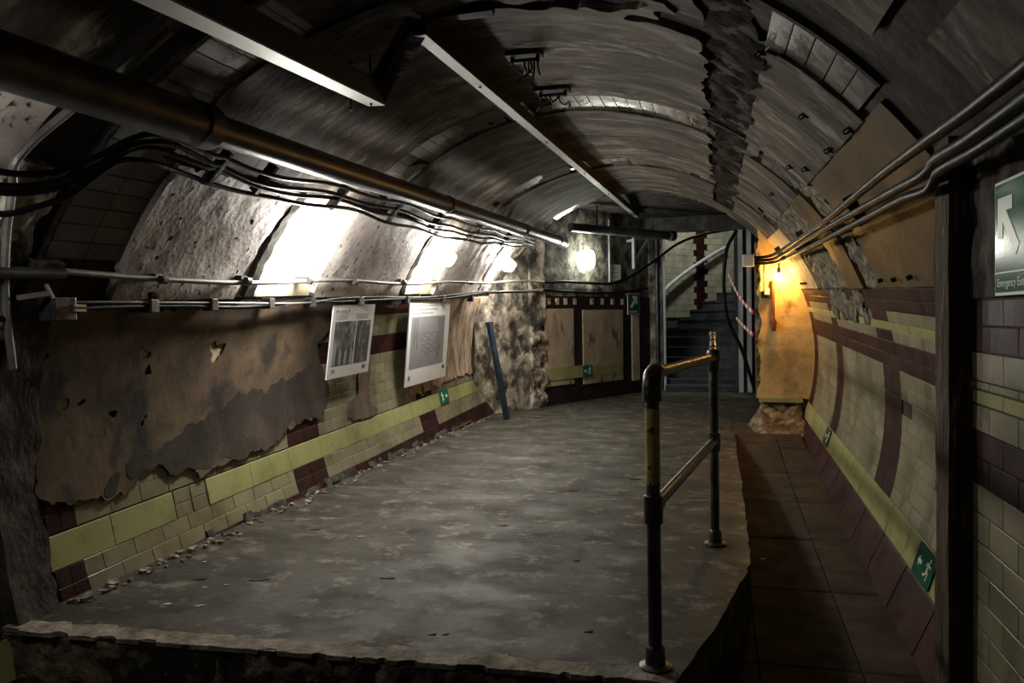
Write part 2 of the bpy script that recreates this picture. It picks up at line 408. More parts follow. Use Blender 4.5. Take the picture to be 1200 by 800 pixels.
# tile arches across the crown (sooted), each arch one trim with its own tiles
for k, (ya, yb, t0, t1) in enumerate([(2.76, 3.2, -62, 47), (5.08, 5.5, -46, 47), (7.58, 8.0, -46, 47), (10.05, 10.34, -68, 60)]):
    rib = MB()
    n = 40
    for j, y in enumerate((ya - .03, ya - .005)):
        pass
    T = [t0 + (t1 - t0) * i / n for i in range(n + 1)]
    for i in range(n):
        a, c = T[i], T[i + 1]
        vs = [P(t, y, r) for y in (ya - .04, ya - .008) for t in (a, c) for r in (2.03, 2.0)]
        rib.add(vs, [(0, 1, 3, 2), (4, 6, 7, 5), (1, 5, 7, 3), (0, 2, 6, 4), (0, 4, 5, 1), (2, 3, 7, 6)])
    trim = struct(rib.build('trim_%d' % (k + 1), M['soot']))
    specs = []
    th = t0
    row = 0
    while th + 2.42 <= t1 + .1:
        w = (yb - ya) / 2
        for q in range(2):
            y0 = ya + q * w
            plastered = fbm(th * .09, y0 * 1.3, 40 + k) > .12 and not (k == 1 and -3 < th < 25) and not (k == 0 and (th < -20 or th > 31))
            if channel(th + 1, max(y0, 3.06)) or plastered or (k == 0 and -20 < th < 31): continue
            specs.append((tile_cyl(th, th + 2.42, y0, y0 + w, t=.016), 'grey'))
        th += 2.42; row += 1
    place_tiles(specs, trim)
    # smears of plaster over the missing tiles
    vsheet('plaster_smear', M['plaster_ceiling'], trim, (t0, t1), (ya, yb), mask=lambda t, y, k=k, ya=ya, w=w: (k == 0 and -20 < t < 31 and not channel(t, y)) or fbm(t * .09, (ya if y < ya + w else ya + w) * 1.3, 40 + k) > .10 and not channel(t, max(y, 3.06)) and not (k == 1 and -3 < t < 25) and not (k == 0 and (t < -20 or t > 31)), cell=.04, thick=.02, relief=.006, ragged=.02, seed=50 + k)
# torn channel: rubble bottom
M['torn'] = mat('dark_torn_lining', [(.004, .0035, .003), (.011, .009, .0065), (.04, .031, .02)], 9, rough=.95, bump=.7, bscale=30, spec=.08, stops=[.35, .52, .7])
vsheet('torn_channel', M['torn'], ceiling, (22, 36), (2.3, 9.45), mask=channel, ragged=.02, cell=.03, thick=.006, relief=.03, rscale=9, seed=61)

# left haunch panels between the rings, lamps sit in the gaps
vsheet('haunch_panel', M['plaster_left'], ceiling, (-67.5, -46), (3.2, 4.32), cell=.025, thick=.045, relief=.005, rscale=8, ragged=.02, seed=71,
       mask=lambda t, y: 3.2 < y and not (fbm(t * .7, y * 20, 3) > .48) and y < 4.25 + (t + 57) * .006)
vsheet('haunch_panel', M['plaster_left'], ceiling, (-67.5, -46), (5.16, 6.75), cell=.03, thick=.045, relief=.006, rscale=7, ragged=.02, seed=72,
       mask=lambda t, y: not (fbm(t * .7, y * 20, 8) > .5))
vsheet('haunch_panel', M['plaster_left'], ceiling, (-67.5, -46), (7.66, 9.2), cell=.035, thick=.045, relief=.012, rscale=7, ragged=.03, seed=73,
       mask=lambda t, y: not (fbm(t * .7, y * 18, 9) > .48))
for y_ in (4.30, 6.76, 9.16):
    vsheet('shadow_strip', M['soot'], ceiling, (-67.2, -46), (y_, y_ + .09), cell=.02, thick=.05, relief=.012, rscale=14, ragged=.02, seed=78 + int(y_))  # raised dark strip standing in for the shadow line at each panel edge
vsheet('recess_back', M['cream_paint'], ceiling, (-67.5, -45), (4.2, 5.16), cell=.05, thick=.010, relief=.004, seed=74)
vsheet('recess_back', M['cream_paint'], ceiling, (-67.5, -45), (6.7, 7.66), cell=.05, thick=.010, relief=.004, seed=75)
vsheet('recess_back', M['rubble'], ceiling, (-67.5, -45), (9.15, 10.3), cell=.05, thick=.02, relief=.012, rscale=7, seed=76)
vsheet('haunch_panel', M['plaster_left'], ceiling, (-68, -38), (-1.5, 2.40), cell=.05, thick=.035, relief=.012, rscale=5, ragged=.03, seed=77,
       mask=lambda t, y: not (fbm(t * .6, y * 16, 5) > .6))
# right haunch
vsheet('ochre_panel', M['ochre'], ceiling, (48, 68.6), (2.85, 4.86), cell=.04, thick=.022, relief=.004, rscale=3, ragged=.012, seed=81)
vsheet('pitted_panel', M['pitted'], ceiling, (47, 68.6), (4.86, 5.26), cell=.025, thick=.02, relief=.022, rscale=14, ragged=.02, seed=82)
vsheet('ochre_panel', M['ochre'], ceiling, (48, 68.6), (5.34, 5.95), cell=.04, thick=.035, relief=.006, ragged=.02, seed=83)
vsheet('pitted_panel', M['pitted'], ceiling, (48, 68.6), (5.95, 7.55), cell=.03, thick=.022, relief=.022, rscale=12, ragged=.02, seed=84)
vsheet('cream_panel', M['orange_wall'], ceiling, (50, 68.6), (7.65, 9.55), cell=.05, thick=.03, relief=.006, ragged=.02, seed=85)
vsheet('plaster_bay', M['plaster_ceiling'], ceiling, (47.5, 57.5), (-1.5, 2.6), cell=.05, thick=.03, relief=.02, rscale=4, ragged=.04, seed=86, mask=lambda t, y: y < 2.2)

# wall tiles -------------------------------------------------------------
TL = .218
def row_edges(side):
    if side > 0:
        e = [(69.0, 71.0, 'maroon'), (71.0, 73.0, 'maroon'), (73.0, 74.9, 'cream'), (74.9, 76.4, 'yellow'), (76.4, 78.4, 'cream'), (78.4, 80.8, 'maroon'), (80.8, 83.2, 'maroon')]
        e += [(83.2 + 2.422 * i, 83.2 + 2.422 * (i + 1), 'cream') for i in range(9)]
        return e
    e = [(69.0, 71.0, 'maroon'), (71.0, 73.0, 'maroon'), (73.0, 75.7, 'cream'), (75.7, 78.4, 'cream'), (78.4, 80.8, 'maroon'), (80.8, 83.2, 'maroon')]
    e += [(83.2 + 2.58 * i, 83.2 + 2.58 * (i + 1), 'cream') for i in range(6)]
    e += [(103.3, 105.7, 'cream'), (105.7, 108.1, 'cream'), (108.1, 110.5, 'maroon'), (110.5, 113, 'maroon')]
    return e
def segs(y0, y1, cols, off):
    """split a course into tiles, with maroon columns cut in"""
    cuts = [y0]; y = y0 + off
    while y < y1: cuts.append(y); y += TL
    for a, b in cols: cuts = [c for c in cuts if not (a - .05 < c < b + .05)] + [a, (a + b) / 2, b]
    cuts = sorted(c for c in set(cuts) if y0 <= c <= y1) + [y1]
    return [(cuts[i], cuts[i + 1]) for i in range(len(cuts) - 1) if cuts[i + 1] - cuts[i] > .02]
# right wall
colsR = [(2.78, 3.2), (5.08, 5.56), (7.26, 7.62), (8.98, 9.3)]
sp = []
for i, (a, b, k) in enumerate(row_edges(1)):
    for y0, y1 in segs(2.76, 9.45, colsR, TL * (.5 if i % 2 else 1)):
        ym = (y0 + y1) / 2
        kk = k
        if k != 'yellow' and any(c0 < ym < c1 for c0, c1 in colsR): kk = 'maroon'
        if kk == 'cream' and random.random() < .006: continue
        if a < 76 and 5.7 < ym < 7.2 and fbm(a * .3, ym * 3, 4) > -.25: continue    # tiles lost under the pitted patch
        sp.append((tile_cyl(a, b, y0, y1), kk))
place_tiles(sp, wall_right)
sp = []
y = 2.76
while y < 9.3:
    sp.append((tile_cyl(105.0, 109.95, y, min(y + .44, 9.35), t=.010, gap=.0015), 'yellow')); y += .44
place_tiles(sp, wall_right, name='marker_strip')
sp = []; y = 2.72
while y < 9.3:
    sp.append((tile_cyl(110.0, 118.3, y, min(y + .56, 9.35), t=.012, gap=.003), 'maroon')); y += .56
place_tiles(sp, wall_right, name='cove_slab')
vsheet('pitted_patch', M['pitted'], wall_right, (69.2, 76.5), (5.65, 7.25), cell=.025, thick=.014, relief=.02, rscale=14, ragged=.04, seed=91, mask=lambda t, y: fbm(t * .3, y * 3, 4) > -.2 and t < 75.8)

# left wall
PL = [(2.90, -69), (5.62, -69), (5.68, -74), (5.45, -78.1), (5.5, -81.6), (5.63, -85.8), (5.72, -88.9), (5.6, -91.4), (5.54, -94), (5.16, -94.4), (4.91, -95.9), (4.64, -96.6), (4.51, -96.9), (4.22, -97.2), (4.03, -97.8), (3.91, -95.7), (3.83, -96.6), (3.74, -93.6), (3.57, -94.5), (3.45, -96.2), (3.29, -96), (3.1, -95.4), (2.97, -94.5), (2.9, -93)]
H1 = [(4.1, -75.4), (4.26, -75.9), (4.25, -77.4), (4.17, -78.9)]
H2 = [(3.5, -75.0), (3.63, -76), (3.55, -77)]
H3 = [(3.05, -80), (3.10, -81), (3.07, -82.6), (3.02, -82)]
BOT = [(6.26, -85), (6.5, -85), (6.44, -94.6), (6.63, -97.6), (6.5, -98.4), (6.11, -98.2), (6.01, -96.6), (6.07, -93.4), (6.24, -92.2)]
PR = [(8.35, -69), (10.45, -69), (10.45, -97.5), (9.72, -97.3), (9.03, -96), (8.41, -96.4), (7.99, -97.0), (7.45, -97.2), (7.40, -93), (7.3, -76.3), (7.5, -74)]
colsL = [(2.95, 3.12), (5.06, 5.52), (7.56, 8.02)]
sp = []
def covered(t, y, g=.1):
    for poly in (PL, PR):
        if all(inpoly(y + dy, t + dt, poly) for dy in (-g, g) for dt in (-2.6, 2.6) if not t + dt > -69): return True
    return False
for i, (a, b, k) in enumerate(row_edges(-1)):
    for y0, y1 in segs(2.93, 10.2, colsL, TL * (.5 if i % 2 else 1) + .09):
        ym = (y0 + y1) / 2; t = -(a + b) / 2
        if covered(t, ym): continue
        kk = k
        if a > 84 and any(c0 < ym < c1 for c0, c1 in colsL): kk = 'maroon'
        if a > 90 and kk == 'cream' and random.random() < .012: continue
        if a > 105 and P(t, ym, 2.01).z < -.06: continue
        if a < 72 and 5.6 < ym < 7.3 and random.random() < .35: continue
        sp.append((tile_cyl(-a, -b, y0, y1), kk))
place_tiles(sp, wall_left)
sp = []
for y0, y1 in [(2.93, 3.33), (3.33, 3.80), (4.10, 4.56), (4.56, 5.04), (5.04, 5.5), (5.5, 5.97), (5.97, 6.45), (6.45, 6.95), (6.95, 7.4), (7.4, 7.9), (7.9, 8.4), (8.4, 8.9), (8.9, 9.4), (9.4, 9.95)]:
    sp.append((tile_cyl(-98.85, -103.3, y0, y1, t=.011, gap=.001), 'yellow'))
for y0 in (3.81, 3.955):
    for a in (98.85, 101.1): sp.append((tile_cyl(-a, -(a + 2.2), y0, y0 + .14), 'cream'))
place_tiles(sp, wall_left, name='marker_strip')
def mPL(t, y):
    return inpoly(y, t, PL) and not any(inpoly(y, t, h) for h in (H1, H2, H3)) and not (fbm(y * 9, t * .35, 6) > .62 and -88 < t < -78 and y < 3.9)
vsheet('plaster_coat', M['plaster_brown'], wall_left, (-99, -69), (2.88, 5.85), mask=mPL, cell=.013, thick=.026, relief=.004, rscale=3, ragged=.03, rfreq=9, seed=101)
for k_, H_ in enumerate((H1, H2, H3)):
    vsheet('bare_patch', M['cream_paint'], wall_left, (min(p[1] for p in H_) - .6, max(p[1] for p in H_) + .6), (min(p[0] for p in H_) - .03, max(p[0] for p in H_) + .03), cell=.02, thick=.012, relief=.004, seed=110 + k_)
vsheet('plaster_patch', M['plaster_brown'], wall_left, (-99, -84), (5.95, 6.75), mask=lambda t, y: inpoly(y, t, BOT), cell=.016, thick=.02, relief=.005, rscale=8, ragged=.015, seed=102)
DM = [(3.3, -93.5), (3.6, -91), (4.05, -88), (4.35, -86.6), (4.65, -85.5), (5.1, -84.2), (5.5, -82), (5.9, -81), (5.9, -99), (3.3, -99)]
M['damp'] = mat('blackened_damp_plaster', [(.022, .019, .017), (.045, .038, .033), (.085, .067, .052)], 2.5, rough=.6, bump=.12, bscale=30)
vsheet('damp_stain_coat', M['damp'], wall_left, (-99, -79), (3.2, 5.85), mask=lambda t, y: mPL(t, y) and inpoly(y, t, DM) and fbm(y * 2.2, t * .1, 8) < .55, cell=.016, thick=.0278, relief=.004, rscale=3, ragged=.05, rfreq=3, seed=101)
vsheet('rust_coat', M['plaster_rust'], wall_left, (-98, -69), (7.25, 10.5), mask=lambda t, y: inpoly(y, t, PR), cell=.03, thick=.022, relief=.008, rscale=5, ragged=.025, seed=103)
vsheet('exposed_lining', M['soot'], wall_left, (-73, -69), (5.6, 7.5), cell=.03, thick=.004, relief=.006, rscale=8, seed=104)
# crumbled end of the left wall
CE0, CE1 = Vector((-3.0, 9.55, 0)), Vector((-2.37, 10.95, 0)); CEt = (CE1 - CE0).normalized(); CEn = Vector((CEt.y, -CEt.x, 0))
sheet('crumbled_end', M['rubble'], wall_left, (0, (CE1 - CE0).length), (-.05, 2.35), lambda u, v, h: CE0 + CEt * u + CEn * (h + .10 * max(0, 1 - u / .5) * sin(v * 1.6)) + Vector((0, 0, v)), cell=.025, thick=.0, relief=.028, rscale=3.2, ragged=.0, seed=105)
MB().add([CE0 + CEt * u - CEn * h + Vector((0, 0, v)) for h in (.06, .3) for v in (-.05, 2.6) for u in (-.1, 1.56)], BOXF).build('core', M['soot'], wall_left)
# loose skirting rubble below the left tiles
vsheet('broken_skirting', M['mortar'], wall_left, (-112, -107), (4.0, 10.0), mask=lambda t, y: fbm(y * 5, t * .2, 1) > -.05 and axz(y) + 2 * cos(R(t)) < .05, cell=.02, thick=.02, relief=.02, rscale=12, ragged=.02, seed=106)
# near left: wall before the portal rib
sp = [(tile_cyl(-108.3, -113.2, y, y + .44, t=.018, gap=.003), 'yellow') for y in (1.35, 1.79, 2.23)]
place_tiles(sp, wall_left, name='marker_strip')
vsheet('near_coat', M['soot'], wall_left, (-107.5, -69), (-1.5, 2.66), cell=.08, thick=.01, relief=.012, seed=107)
# portal ribs
rib = vsheet('trim_5', M['jamb'], None, (-122, -62), (2.67, 2.93), r=2.02, cell=.03, thick=.065, relief=.012, rscale=6, ragged=.03, rfreq=4, seed=108, mask=lambda t, y: y < 2.87); struct(rib)
rub = vsheet('rubble_band', M['rubble'], rib, (-72, -50), (2.44, 2.64), r=2.02, cell=.02, thick=.04, relief=.03, rscale=12, ragged=.02, seed=109)

# floors ------------------------------------------------------------------
def platform():
    pts = [(-2.96, 2.66), (-2.2, 2.64), (-1.4, 2.68), (-.6, 2.72), (-.14, 2.74), (-.02, 3.2), (.10, 3.8), (.165, 4.12), (.172, 5.2), (.18, 6.4), (.176, 7.5), (.185, 8.75), (.05, 8.82), (.03, 10.5), (-2.96, 10.5)]
    dense = []
    for i in range(len(pts)):
        a, b = Vector(pts[i]), Vector(pts[(i + 1) % len(pts)])
        n = max(1, int((b - a).length / .06)) if i < 11 else 1
        for j in range(n):
            q = a.lerp(b, j / n); w = .012 * fbm(q.x * 9, q.y * 9, 3) if i < 11 else 0
            dense.append((q.x + w, q.y + w))
    b = MB(); b.prism(dense, lambda x, y, z: Vector((x, y, z)), -.5, 0)
    return b.build('floor', M['concrete'])
floor = struct(platform())
struct(floor)
nb = MB()
MB().box((-2.8, 5.46, -.004), (.17, 5.472, .0015)).build('slab_joint', M['concrete_edge'], floor)
xs = [-2.9 + 2.75 * i / 60 for i in range(61)]
sheet('nosing', M['concrete_edge'], floor, (-2.9, -.14), (0, .13), lambda u, v, h: Vector((u, 2.63 + .036 * (u + 2.9) + v * (1) - .015, -.012 + h)), cell=.02, thick=.016, relief=.006, rscale=14, ragged=.02, rfreq=8, seed=111,
      mask=lambda u, v: v < .115 and v > 0.004 + max(0, .03 * fbm(u * 5, 0, 2)))
sheet('broken_face', M['brick_dirty'], floor, (-2.9, -.14), (-.40, -.02), lambda u, v, h: Vector((u, 2.632 + .036 * (u + 2.9) - h + .01, v)), cell=.02, thick=.015, relief=.025, rscale=9, seed=112)
lower = struct(MB().box((-3.1, -1.7, -.55), (1.2, 2.72, -.36)).build('floor_lower', M['slab']))
far_floor = struct(MB().box((-3.2, 10.45, -.3), (2.2, 14.0, -.004)).build('floor_far', M['concrete']))
wk = MB()
for ya, yb in ((2.70, 7.0), (7.0, 9.4), (9.4, 10.46)):
    wk.add([(x, y, wz(y) - .03 - d) for d in (.3, 0) for y in (ya, yb) for x in (-.2, 1.0)], BOXF)
walk = struct(wk.build('walkway', M['soot']))
sp = []; y = 2.72; i = 0
while y < 10.4:
    y1 = min(y + .92, 10.45)
    for x0, x1 in ((-.16, .17), (.17, .60), (.60, .86)):
        if x0 < 0 and y1 < 8.7 and y > 3.9: continue
        yy = y
        tx = Vector((1, 0, 0)); ty = Vector((0, y1 - y, wz(y1) - wz(y))).normalized(); n = tx.cross(ty)
        Mx = Matrix((tx * (x1 - x0 - .004), ty * (y1 - yy - .004), n * .035)).transposed().to_4x4()
        Mx.translation = Vector(((x0 + x1) / 2, (yy + y1) / 2, (wz(yy) + wz(y1)) / 2 - .035 + random.uniform(-.003, .003)))
        sp.append((Mx, 'slab'))
    y += .92
place_tiles(sp, walk, name='paving_slab')

# near right wall ------------------------------------------------------
nx = .74
nrw = struct(MB().box((nx, -1.7, -.5), (1.3, 2.74, 1.72)).build('wall_near_right', M['mortar']))
sp = []
rows = [(1.278, 1.203, 'maroon'), (1.203, 1.128, 'maroon'), (1.128, 1.045, 'cream'), (1.045, 1.022, 'cream'), (1.020, .978, 'yellow'), (.976, .9, 'cream'), (.9, .823, 'maroon'), (.823, .746, 'maroon')]
z = .746
while z > -.3: rows.append((z, z - .083, 'cream')); z -= .083
for i, (z1, z0, k) in enumerate(rows):
    y = 2.62 + (.0 if i % 2 else .055)
    ys = [2.66]; yy = 2.455 + (0 if i % 2 else -.11)
    while yy > 1.2: ys.append(yy); yy -= .22
    for j in range(len(ys) - 1):
        h, w = z1 - z0 - .004, ys[j] - ys[j + 1] - .004
        n = Vector((-1, 0, random.uniform(-.01, .01))).normalized(); tx = Vector((0, 1, 0)); ty = n.cross(tx)
        Mx = Matrix((tx * w, ty * h, n * .007)).transposed().to_4x4(); Mx.translation = Vector((nx, (ys[j] + ys[j + 1]) / 2, (z0 + z1) / 2))
        sp.append((Mx, k))
place_tiles(sp, nrw)
sheet('flaking_coat', M['jamb'], nrw, (1.2, 2.72), (1.283, 1.70), lambda u, v, h: Vector((nx - h, u, v)), cell=.022, thick=.012, relief=.02, rscale=9, seed=121)
struct(MB().box((-3.2, -1.85, -.6), (1.4, -1.6, 2.8)).build('wall_back', M['jamb']))

# worn post at the corner
post = thing('corner_post', 'worn flaking timber post at the corner of the right wall', 'post', (.705, 2.68, -.36))
def post_fn():
    b = MB(); x0, x1, y0, y1 = .668, .74, 2.60, 2.75
    prof = []
    for i in range(6): prof.append((x0 + (x1 - x0) * i / 5, y0))
    for i in range(1, 6): prof.append((x1, y0 + (y1 - y0) * i / 5))
    for i in range(1, 6): prof.append((x1 - (x1 - x0) * i / 5, y1))
    for i in range(1, 5): prof.append((x0, y1 - (y1 - y0) * i / 5))
    n = len(prof); zs = [-.36 + 2.12 * j / 90 for j in range(91)]
    for z in zs:
        for (x, y) in prof:
            cx, cy = x - .704, y - 2.675
            k = 1 + .10 * fbm(x * 14, y * 14 + 5, 0, 3) * 0 + .13 * fbm(x * 20, y * 20, z * 2.2, 4)
            b.v.append(Vector((.704 + cx * k, 2.675 + cy * k, z)))
    for j in range(len(zs) - 1):
        for i in range(n): b.f.append((j * n + i, j * n + (i + 1) % n, (j + 1) * n + (i + 1) % n, (j + 1) * n + i))
    b.f.append(tuple(range(n))[::-1]); b.f.append(tuple((len(zs) - 1) * n + i for i in range(n)))
    return b
post_fn().build('shaft', M['timber'], post, smooth=True)
MB().box((.735, 2.70, -.36), (.80, 2.78, 1.72)).build('backing_batten', M['soot'], post)

# orange end wall ---------------------------------------------------------
def endwall(u, v, h): return Vector((u, 9.42 - h, v))
def em(u, v):
    y = 9.4
    if (u - AX) ** 2 + (v - axz(y)) ** 2 > 2.03 ** 2: return False
    return u > .475 + .035 * fbm(v * 5, 3, 1) and v > .30
wall_end = struct(sheet('wall_end', M['orange_wall'], None, (.40, 1.12), (.26, 2.2), endwall, mask=em, cell=.018, thick=.10, relief=.006, rscale=6, ragged=.03, rfreq=7, seed=131))
sheet('torn_edge', M['brick_dirty'], wall_end, (.44, .56), (.3, 2.05), lambda u, v, h: Vector((u, 9.46 - h, v)), cell=.02, thick=.09, relief=.05, rscale=10, ragged=.03, seed=132)
MB().box((.47, 9.28, .26), (.93, 9.34, .31), .004).build('base_strip', M['strip_yellow'], wall_end)
MB().box((.5, 9.36, -.3), (1.1, 9.6, .3)).build('plinth', M['brick_dirty'], wall_end)

# lobby ------------------------------------------------------------------
A = Vector((-2.37, 10.9, 0)); B = Vector((-1.0, 13.6, 0)); tW = (B - A).normalized(); nW = Vector((tW.y, -tW.x, 0)); LW = (B - A).length
def FW(u, v, h=0): return A + tW * u + nW * h + Vector((0, 0, v))
def fwbox(b, u0, u1, v0, v1, h0, h1):
    return b.add([FW(u, v, h) for h in (h0, h1) for v in (v0, v1) for u in (u0, u1)], BOXF)
wall_far = struct(fwbox(MB(), -.5, LW + .1, -.05, 3.1, -.15, 0).build('wall_far', M['rubble']))
M['wall_dark'] = mat('sooted_far_plaster', [(.02, .02, .018), (.085, .08, .066), (.22, .21, .17), (.42, .40, .32)], 5, rough=.8, bump=.6, bscale=25, stops=[.36, .47, .58, .72])
wall_far.data.materials[0] = M['wall_dark']
M['dado'] = mat('sooted_maroon_dado', [(.012, .008, .0085), (.022, .013, .0135), (.034, .022, .022)], 6, rough=.4, bump=.1, bscale=12, spec=.3)
fwbox(MB(), 0.0, LW, 0, 1.55, 0, .02).build('maroon_dado', M['dado'], wall_far)
M['poster_tile'] = mat('pale_brown_tiling', [(.20, .15, .10), (.36, .29, .20), (.42, .35, .25)], 3, stretch=(1, 1, .6), rough=.4, bump=.1, spots=(.14, .10, .07), spot_scale=5, spot_at=.62)
for (u0, u1, v0, v1) in ((.06, .73, .27, 1.37), (.96, 2.03, .24, 1.35)):
    fr = fwbox(MB(), u0, u1, v0, v1, .02, .03).build('tiled_panel', M['poster_tile'], wall_far)
    b = MB()
    nr, nc = 13, max(3, int((u1 - u0) / .155))
    for i in range(nr):
        for j in range(nc):
            du, dv = (u1 - u0) / nc, (v1 - v0) / nr
            fwbox(b, u0 + j * du + .003, u0 + (j + 1) * du - .003, v0 + i * dv + .002, v0 + (i + 1) * dv - .002, .03, .036 + random.uniform(0, .002))
    o = b.build('tile_field', M['poster_tile'], fr); o['kind'] = 'stuff'
for i, u in enumerate((.13, .32, .52, .74, 1.17, 1.45, 1.72, 2.0)):
    fwbox(MB(), u, u + .075, 1.43, 1.52, .02, .028).build('pale_tile', M['cream_paint'], wall_far)
fwbox(MB(), .02, .92, .35, .53, .03, .045).build('marker_strip', M['strip_yellow'], wall_far)
fwbox(MB(), 1.12, 2.0, .36, .51, .03, .042).build('marker_strip', M['strip_yellow'], wall_far)
fwbox(MB(), 2.30, 2.52, .2, 1.38, .02, .03).build('pale_pier', M['cream_paint'], wall_far)
sheet('crumbled_jamb', M['rubble'], wall_far, (-.25, .05), (-.02, 2.8), lambda u, v, h: FW(u, v, h), cell=.03, thick=.05, relief=.05, rscale=6, ragged=.03, seed=141)
# pillar at the right end of the far wall
pil = struct(MB().box((-1.08, 13.45, -.02), (-.86, 13.75, 2.9)).build('trim_6', M['wall_dark']))
MB().box((-.84, 13.5, -.02), (-.80, 13.54, 2.85)).build('pale_edge_strip', M['studs'], pil)
slabc = struct(MB().box((-3.4, 10.33, 2.86), (2.4, 13.9, 3.05)).build('ceiling_lobby', M['soot']))
struct(MB().box((-3.4, 10.36, 2.0), (-2.6, 10.6, 3.0)).build('wall_lobby_left', M['soot']))
struct(MB().box((.80, 9.5, -.2), (1.0, 14.2, 3.0)).build('wall_lobby_right', M['soot']))
lint = struct(MB().box((-1.35, 13.38, 2.62), (.85, 13.62, 2.86)).build('trim_7', M['steel_dark']))
# curved stair with its outer wall
SCX, SCY = 2.4, 13.62
def arc(r, a, z): return Vector((SCX - r * cos(a), SCY + r * sin(a), z))
stair = thing('staircase', 'dark worn staircase curving up to the right behind the handrail', 'staircase', (-.2, 13.62, 0))
NST = 16; da = R(5.6)
for k in range(NST):
    b = MB(); a0, a1 = k * da, (k + 1) * da + .012
    seg = [(r, a) for a in (a0,) for r in (1.95, 3.72)] + [(3.72, a1), (1.95, a1)]
    z1 = .168 * (k + 1); z0 = max(-.02, z1 - .36)
    b.add([arc(r, a, z0) for r, a in seg] + [arc(r, a, z1) for r, a in seg], [(3, 2, 1, 0), (4, 5, 6, 7), (0, 1, 5, 4), (1, 2, 6, 5), (2, 3, 7, 6), (3, 0, 4, 7)])
    st = b.build('step', M['step'], stair)
    nb = MB(); an = a0 - .004
    nb.add([arc(r, a, z) for z in (z1 - .03, z1 + .006) for r, a in ((1.97, an), (3.70, an), (3.70, an + .016), (1.97, an + .016))], [(3, 2, 1, 0), (4, 5, 6, 7), (0, 1, 5, 4), (1, 2, 6, 5), (2, 3, 7, 6), (3, 0, 4, 7)])
    nb.build('nosing', M['step'], st)
def arcwall(name, r0, r1, a0, a1, z0, z1, m, parent=None, n=30):
    b = MB()
    for r in (r0, r1):
        for z in (z0, z1):
            for i in range(n + 1): b.v.append(arc(r, a0 + (a1 - a0) * i / n, z))
    W_ = n + 1
    for i in range(n):
        b.f += [(i, i + 1, W_ + i + 1, W_ + i), (2 * W_ + i, 3 * W_ + i, 3 * W_ + i + 1, 2 * W_ + i + 1), (i, 2 * W_ + i, 2 * W_ + i + 1, i + 1), (W_ + i, W_ + i + 1, 3 * W_ + i + 1, 3 * W_ + i)]
    b.f += [(0, W_, 3 * W_, 2 * W_), (n, 2 * W_ + n, 3 * W_ + n, W_ + n)]
    return b.build(name, m, parent, smooth=True)
M['stair_tile'] = mat('stairwell_tiling', [(.2, .19, .14), (.34, .32, .24), (.4, .38, .28)], 4, rough=.35, bump=.05, piece=.12)
swall = struct(arcwall('wall_stair', 3.74, 3.9, -.02, 1.9, -.1, 4.4, M['mortar']))
b = MB(); bd = MB()
for i in range(22):
    for j in range(30):
        a0, a1 = .04 * j * 1.0 + (.02 if i % 2 else 0), .04 * (j + 1) + (.02 if i % 2 else 0)
        z0 = 1.2 + i * .12
        dark = any(q < (a0 + a1) / 2 < q + .085 for q in (.30, .72, 1.12))
        (bd if dark else b).add([arc(r, a, z) for r in (3.72, 3.74) for z in (z0 + .003, z0 + .117) for a in (a0 + .001, a1 - .001)], BOXF)
o = b.build('tile_field', M['stair_tile'], swall); o['kind'] = 'stuff'
o = bd.build('maroon_tile_field', M['tile_maroon'], swall); o['kind'] = 'stuff'
struct(MB().box((-1.6, 13.62, 4.35), (3.2, 18.2, 4.5)).build('ceiling_stair', M['soot']))
struct(arcwall('wall_stair_inner', 1.80, 1.94, .0, 1.6, -.1, 4.4, M['soot'], n=20))
struct(MB().box((-1.6, 13.64, 2.86), (3.2, 13.8, 4.5)).build('wall_over_stair', M['soot']))
hr = thing('stair_handrail', 'curved pale handrail rising along the tiled stair wall', 'handrail', (-1.2, 14, 1))
MB().tube([arc(3.62, .02 + .9 * i / 24, .95 + .168 * (.02 + .9 * i / 24) / da * 1.0 + .05) for i in range(25)], .035, 10).build('rail', M['studs'], hr, smooth=True)
for i in range(3):
    a = .15 + .3 * i; z = .98 + .168 * a / da
    MB().cyl(arc(3.62, a, z), arc(3.75, a, z - .08), .012, 8).build('bracket', M['steel_dark'], hr)

# steel partition beside the stair
part = thing('steel_partition', 'grey steel stud partition with dark panel left of yellow end wall', 'partition', (.5, 13.2, 0))
for x in (.36, .49):
    MB().box((x, 13.16, 0), (x + .07, 13.24, 2.62)).build('stud', M['studs'], part)
MB().box((.60, 11.6, 0), (.66, 11.68, 2.6)).build('stud', M['studs'], part)
MB().box((.30, 13.25, .02), (.80, 13.28, 2.6)).build('panel', M['panel_blue'], part)
MB().box((.28, 13.12, 2.58), (.82, 13.28, 2.68)).build('head_rail', M['steel_dark'], part)
MB().box((-.8, 13.2, -.01), (.66, 13.6, .09)).build('kerb', M['step'], stair)

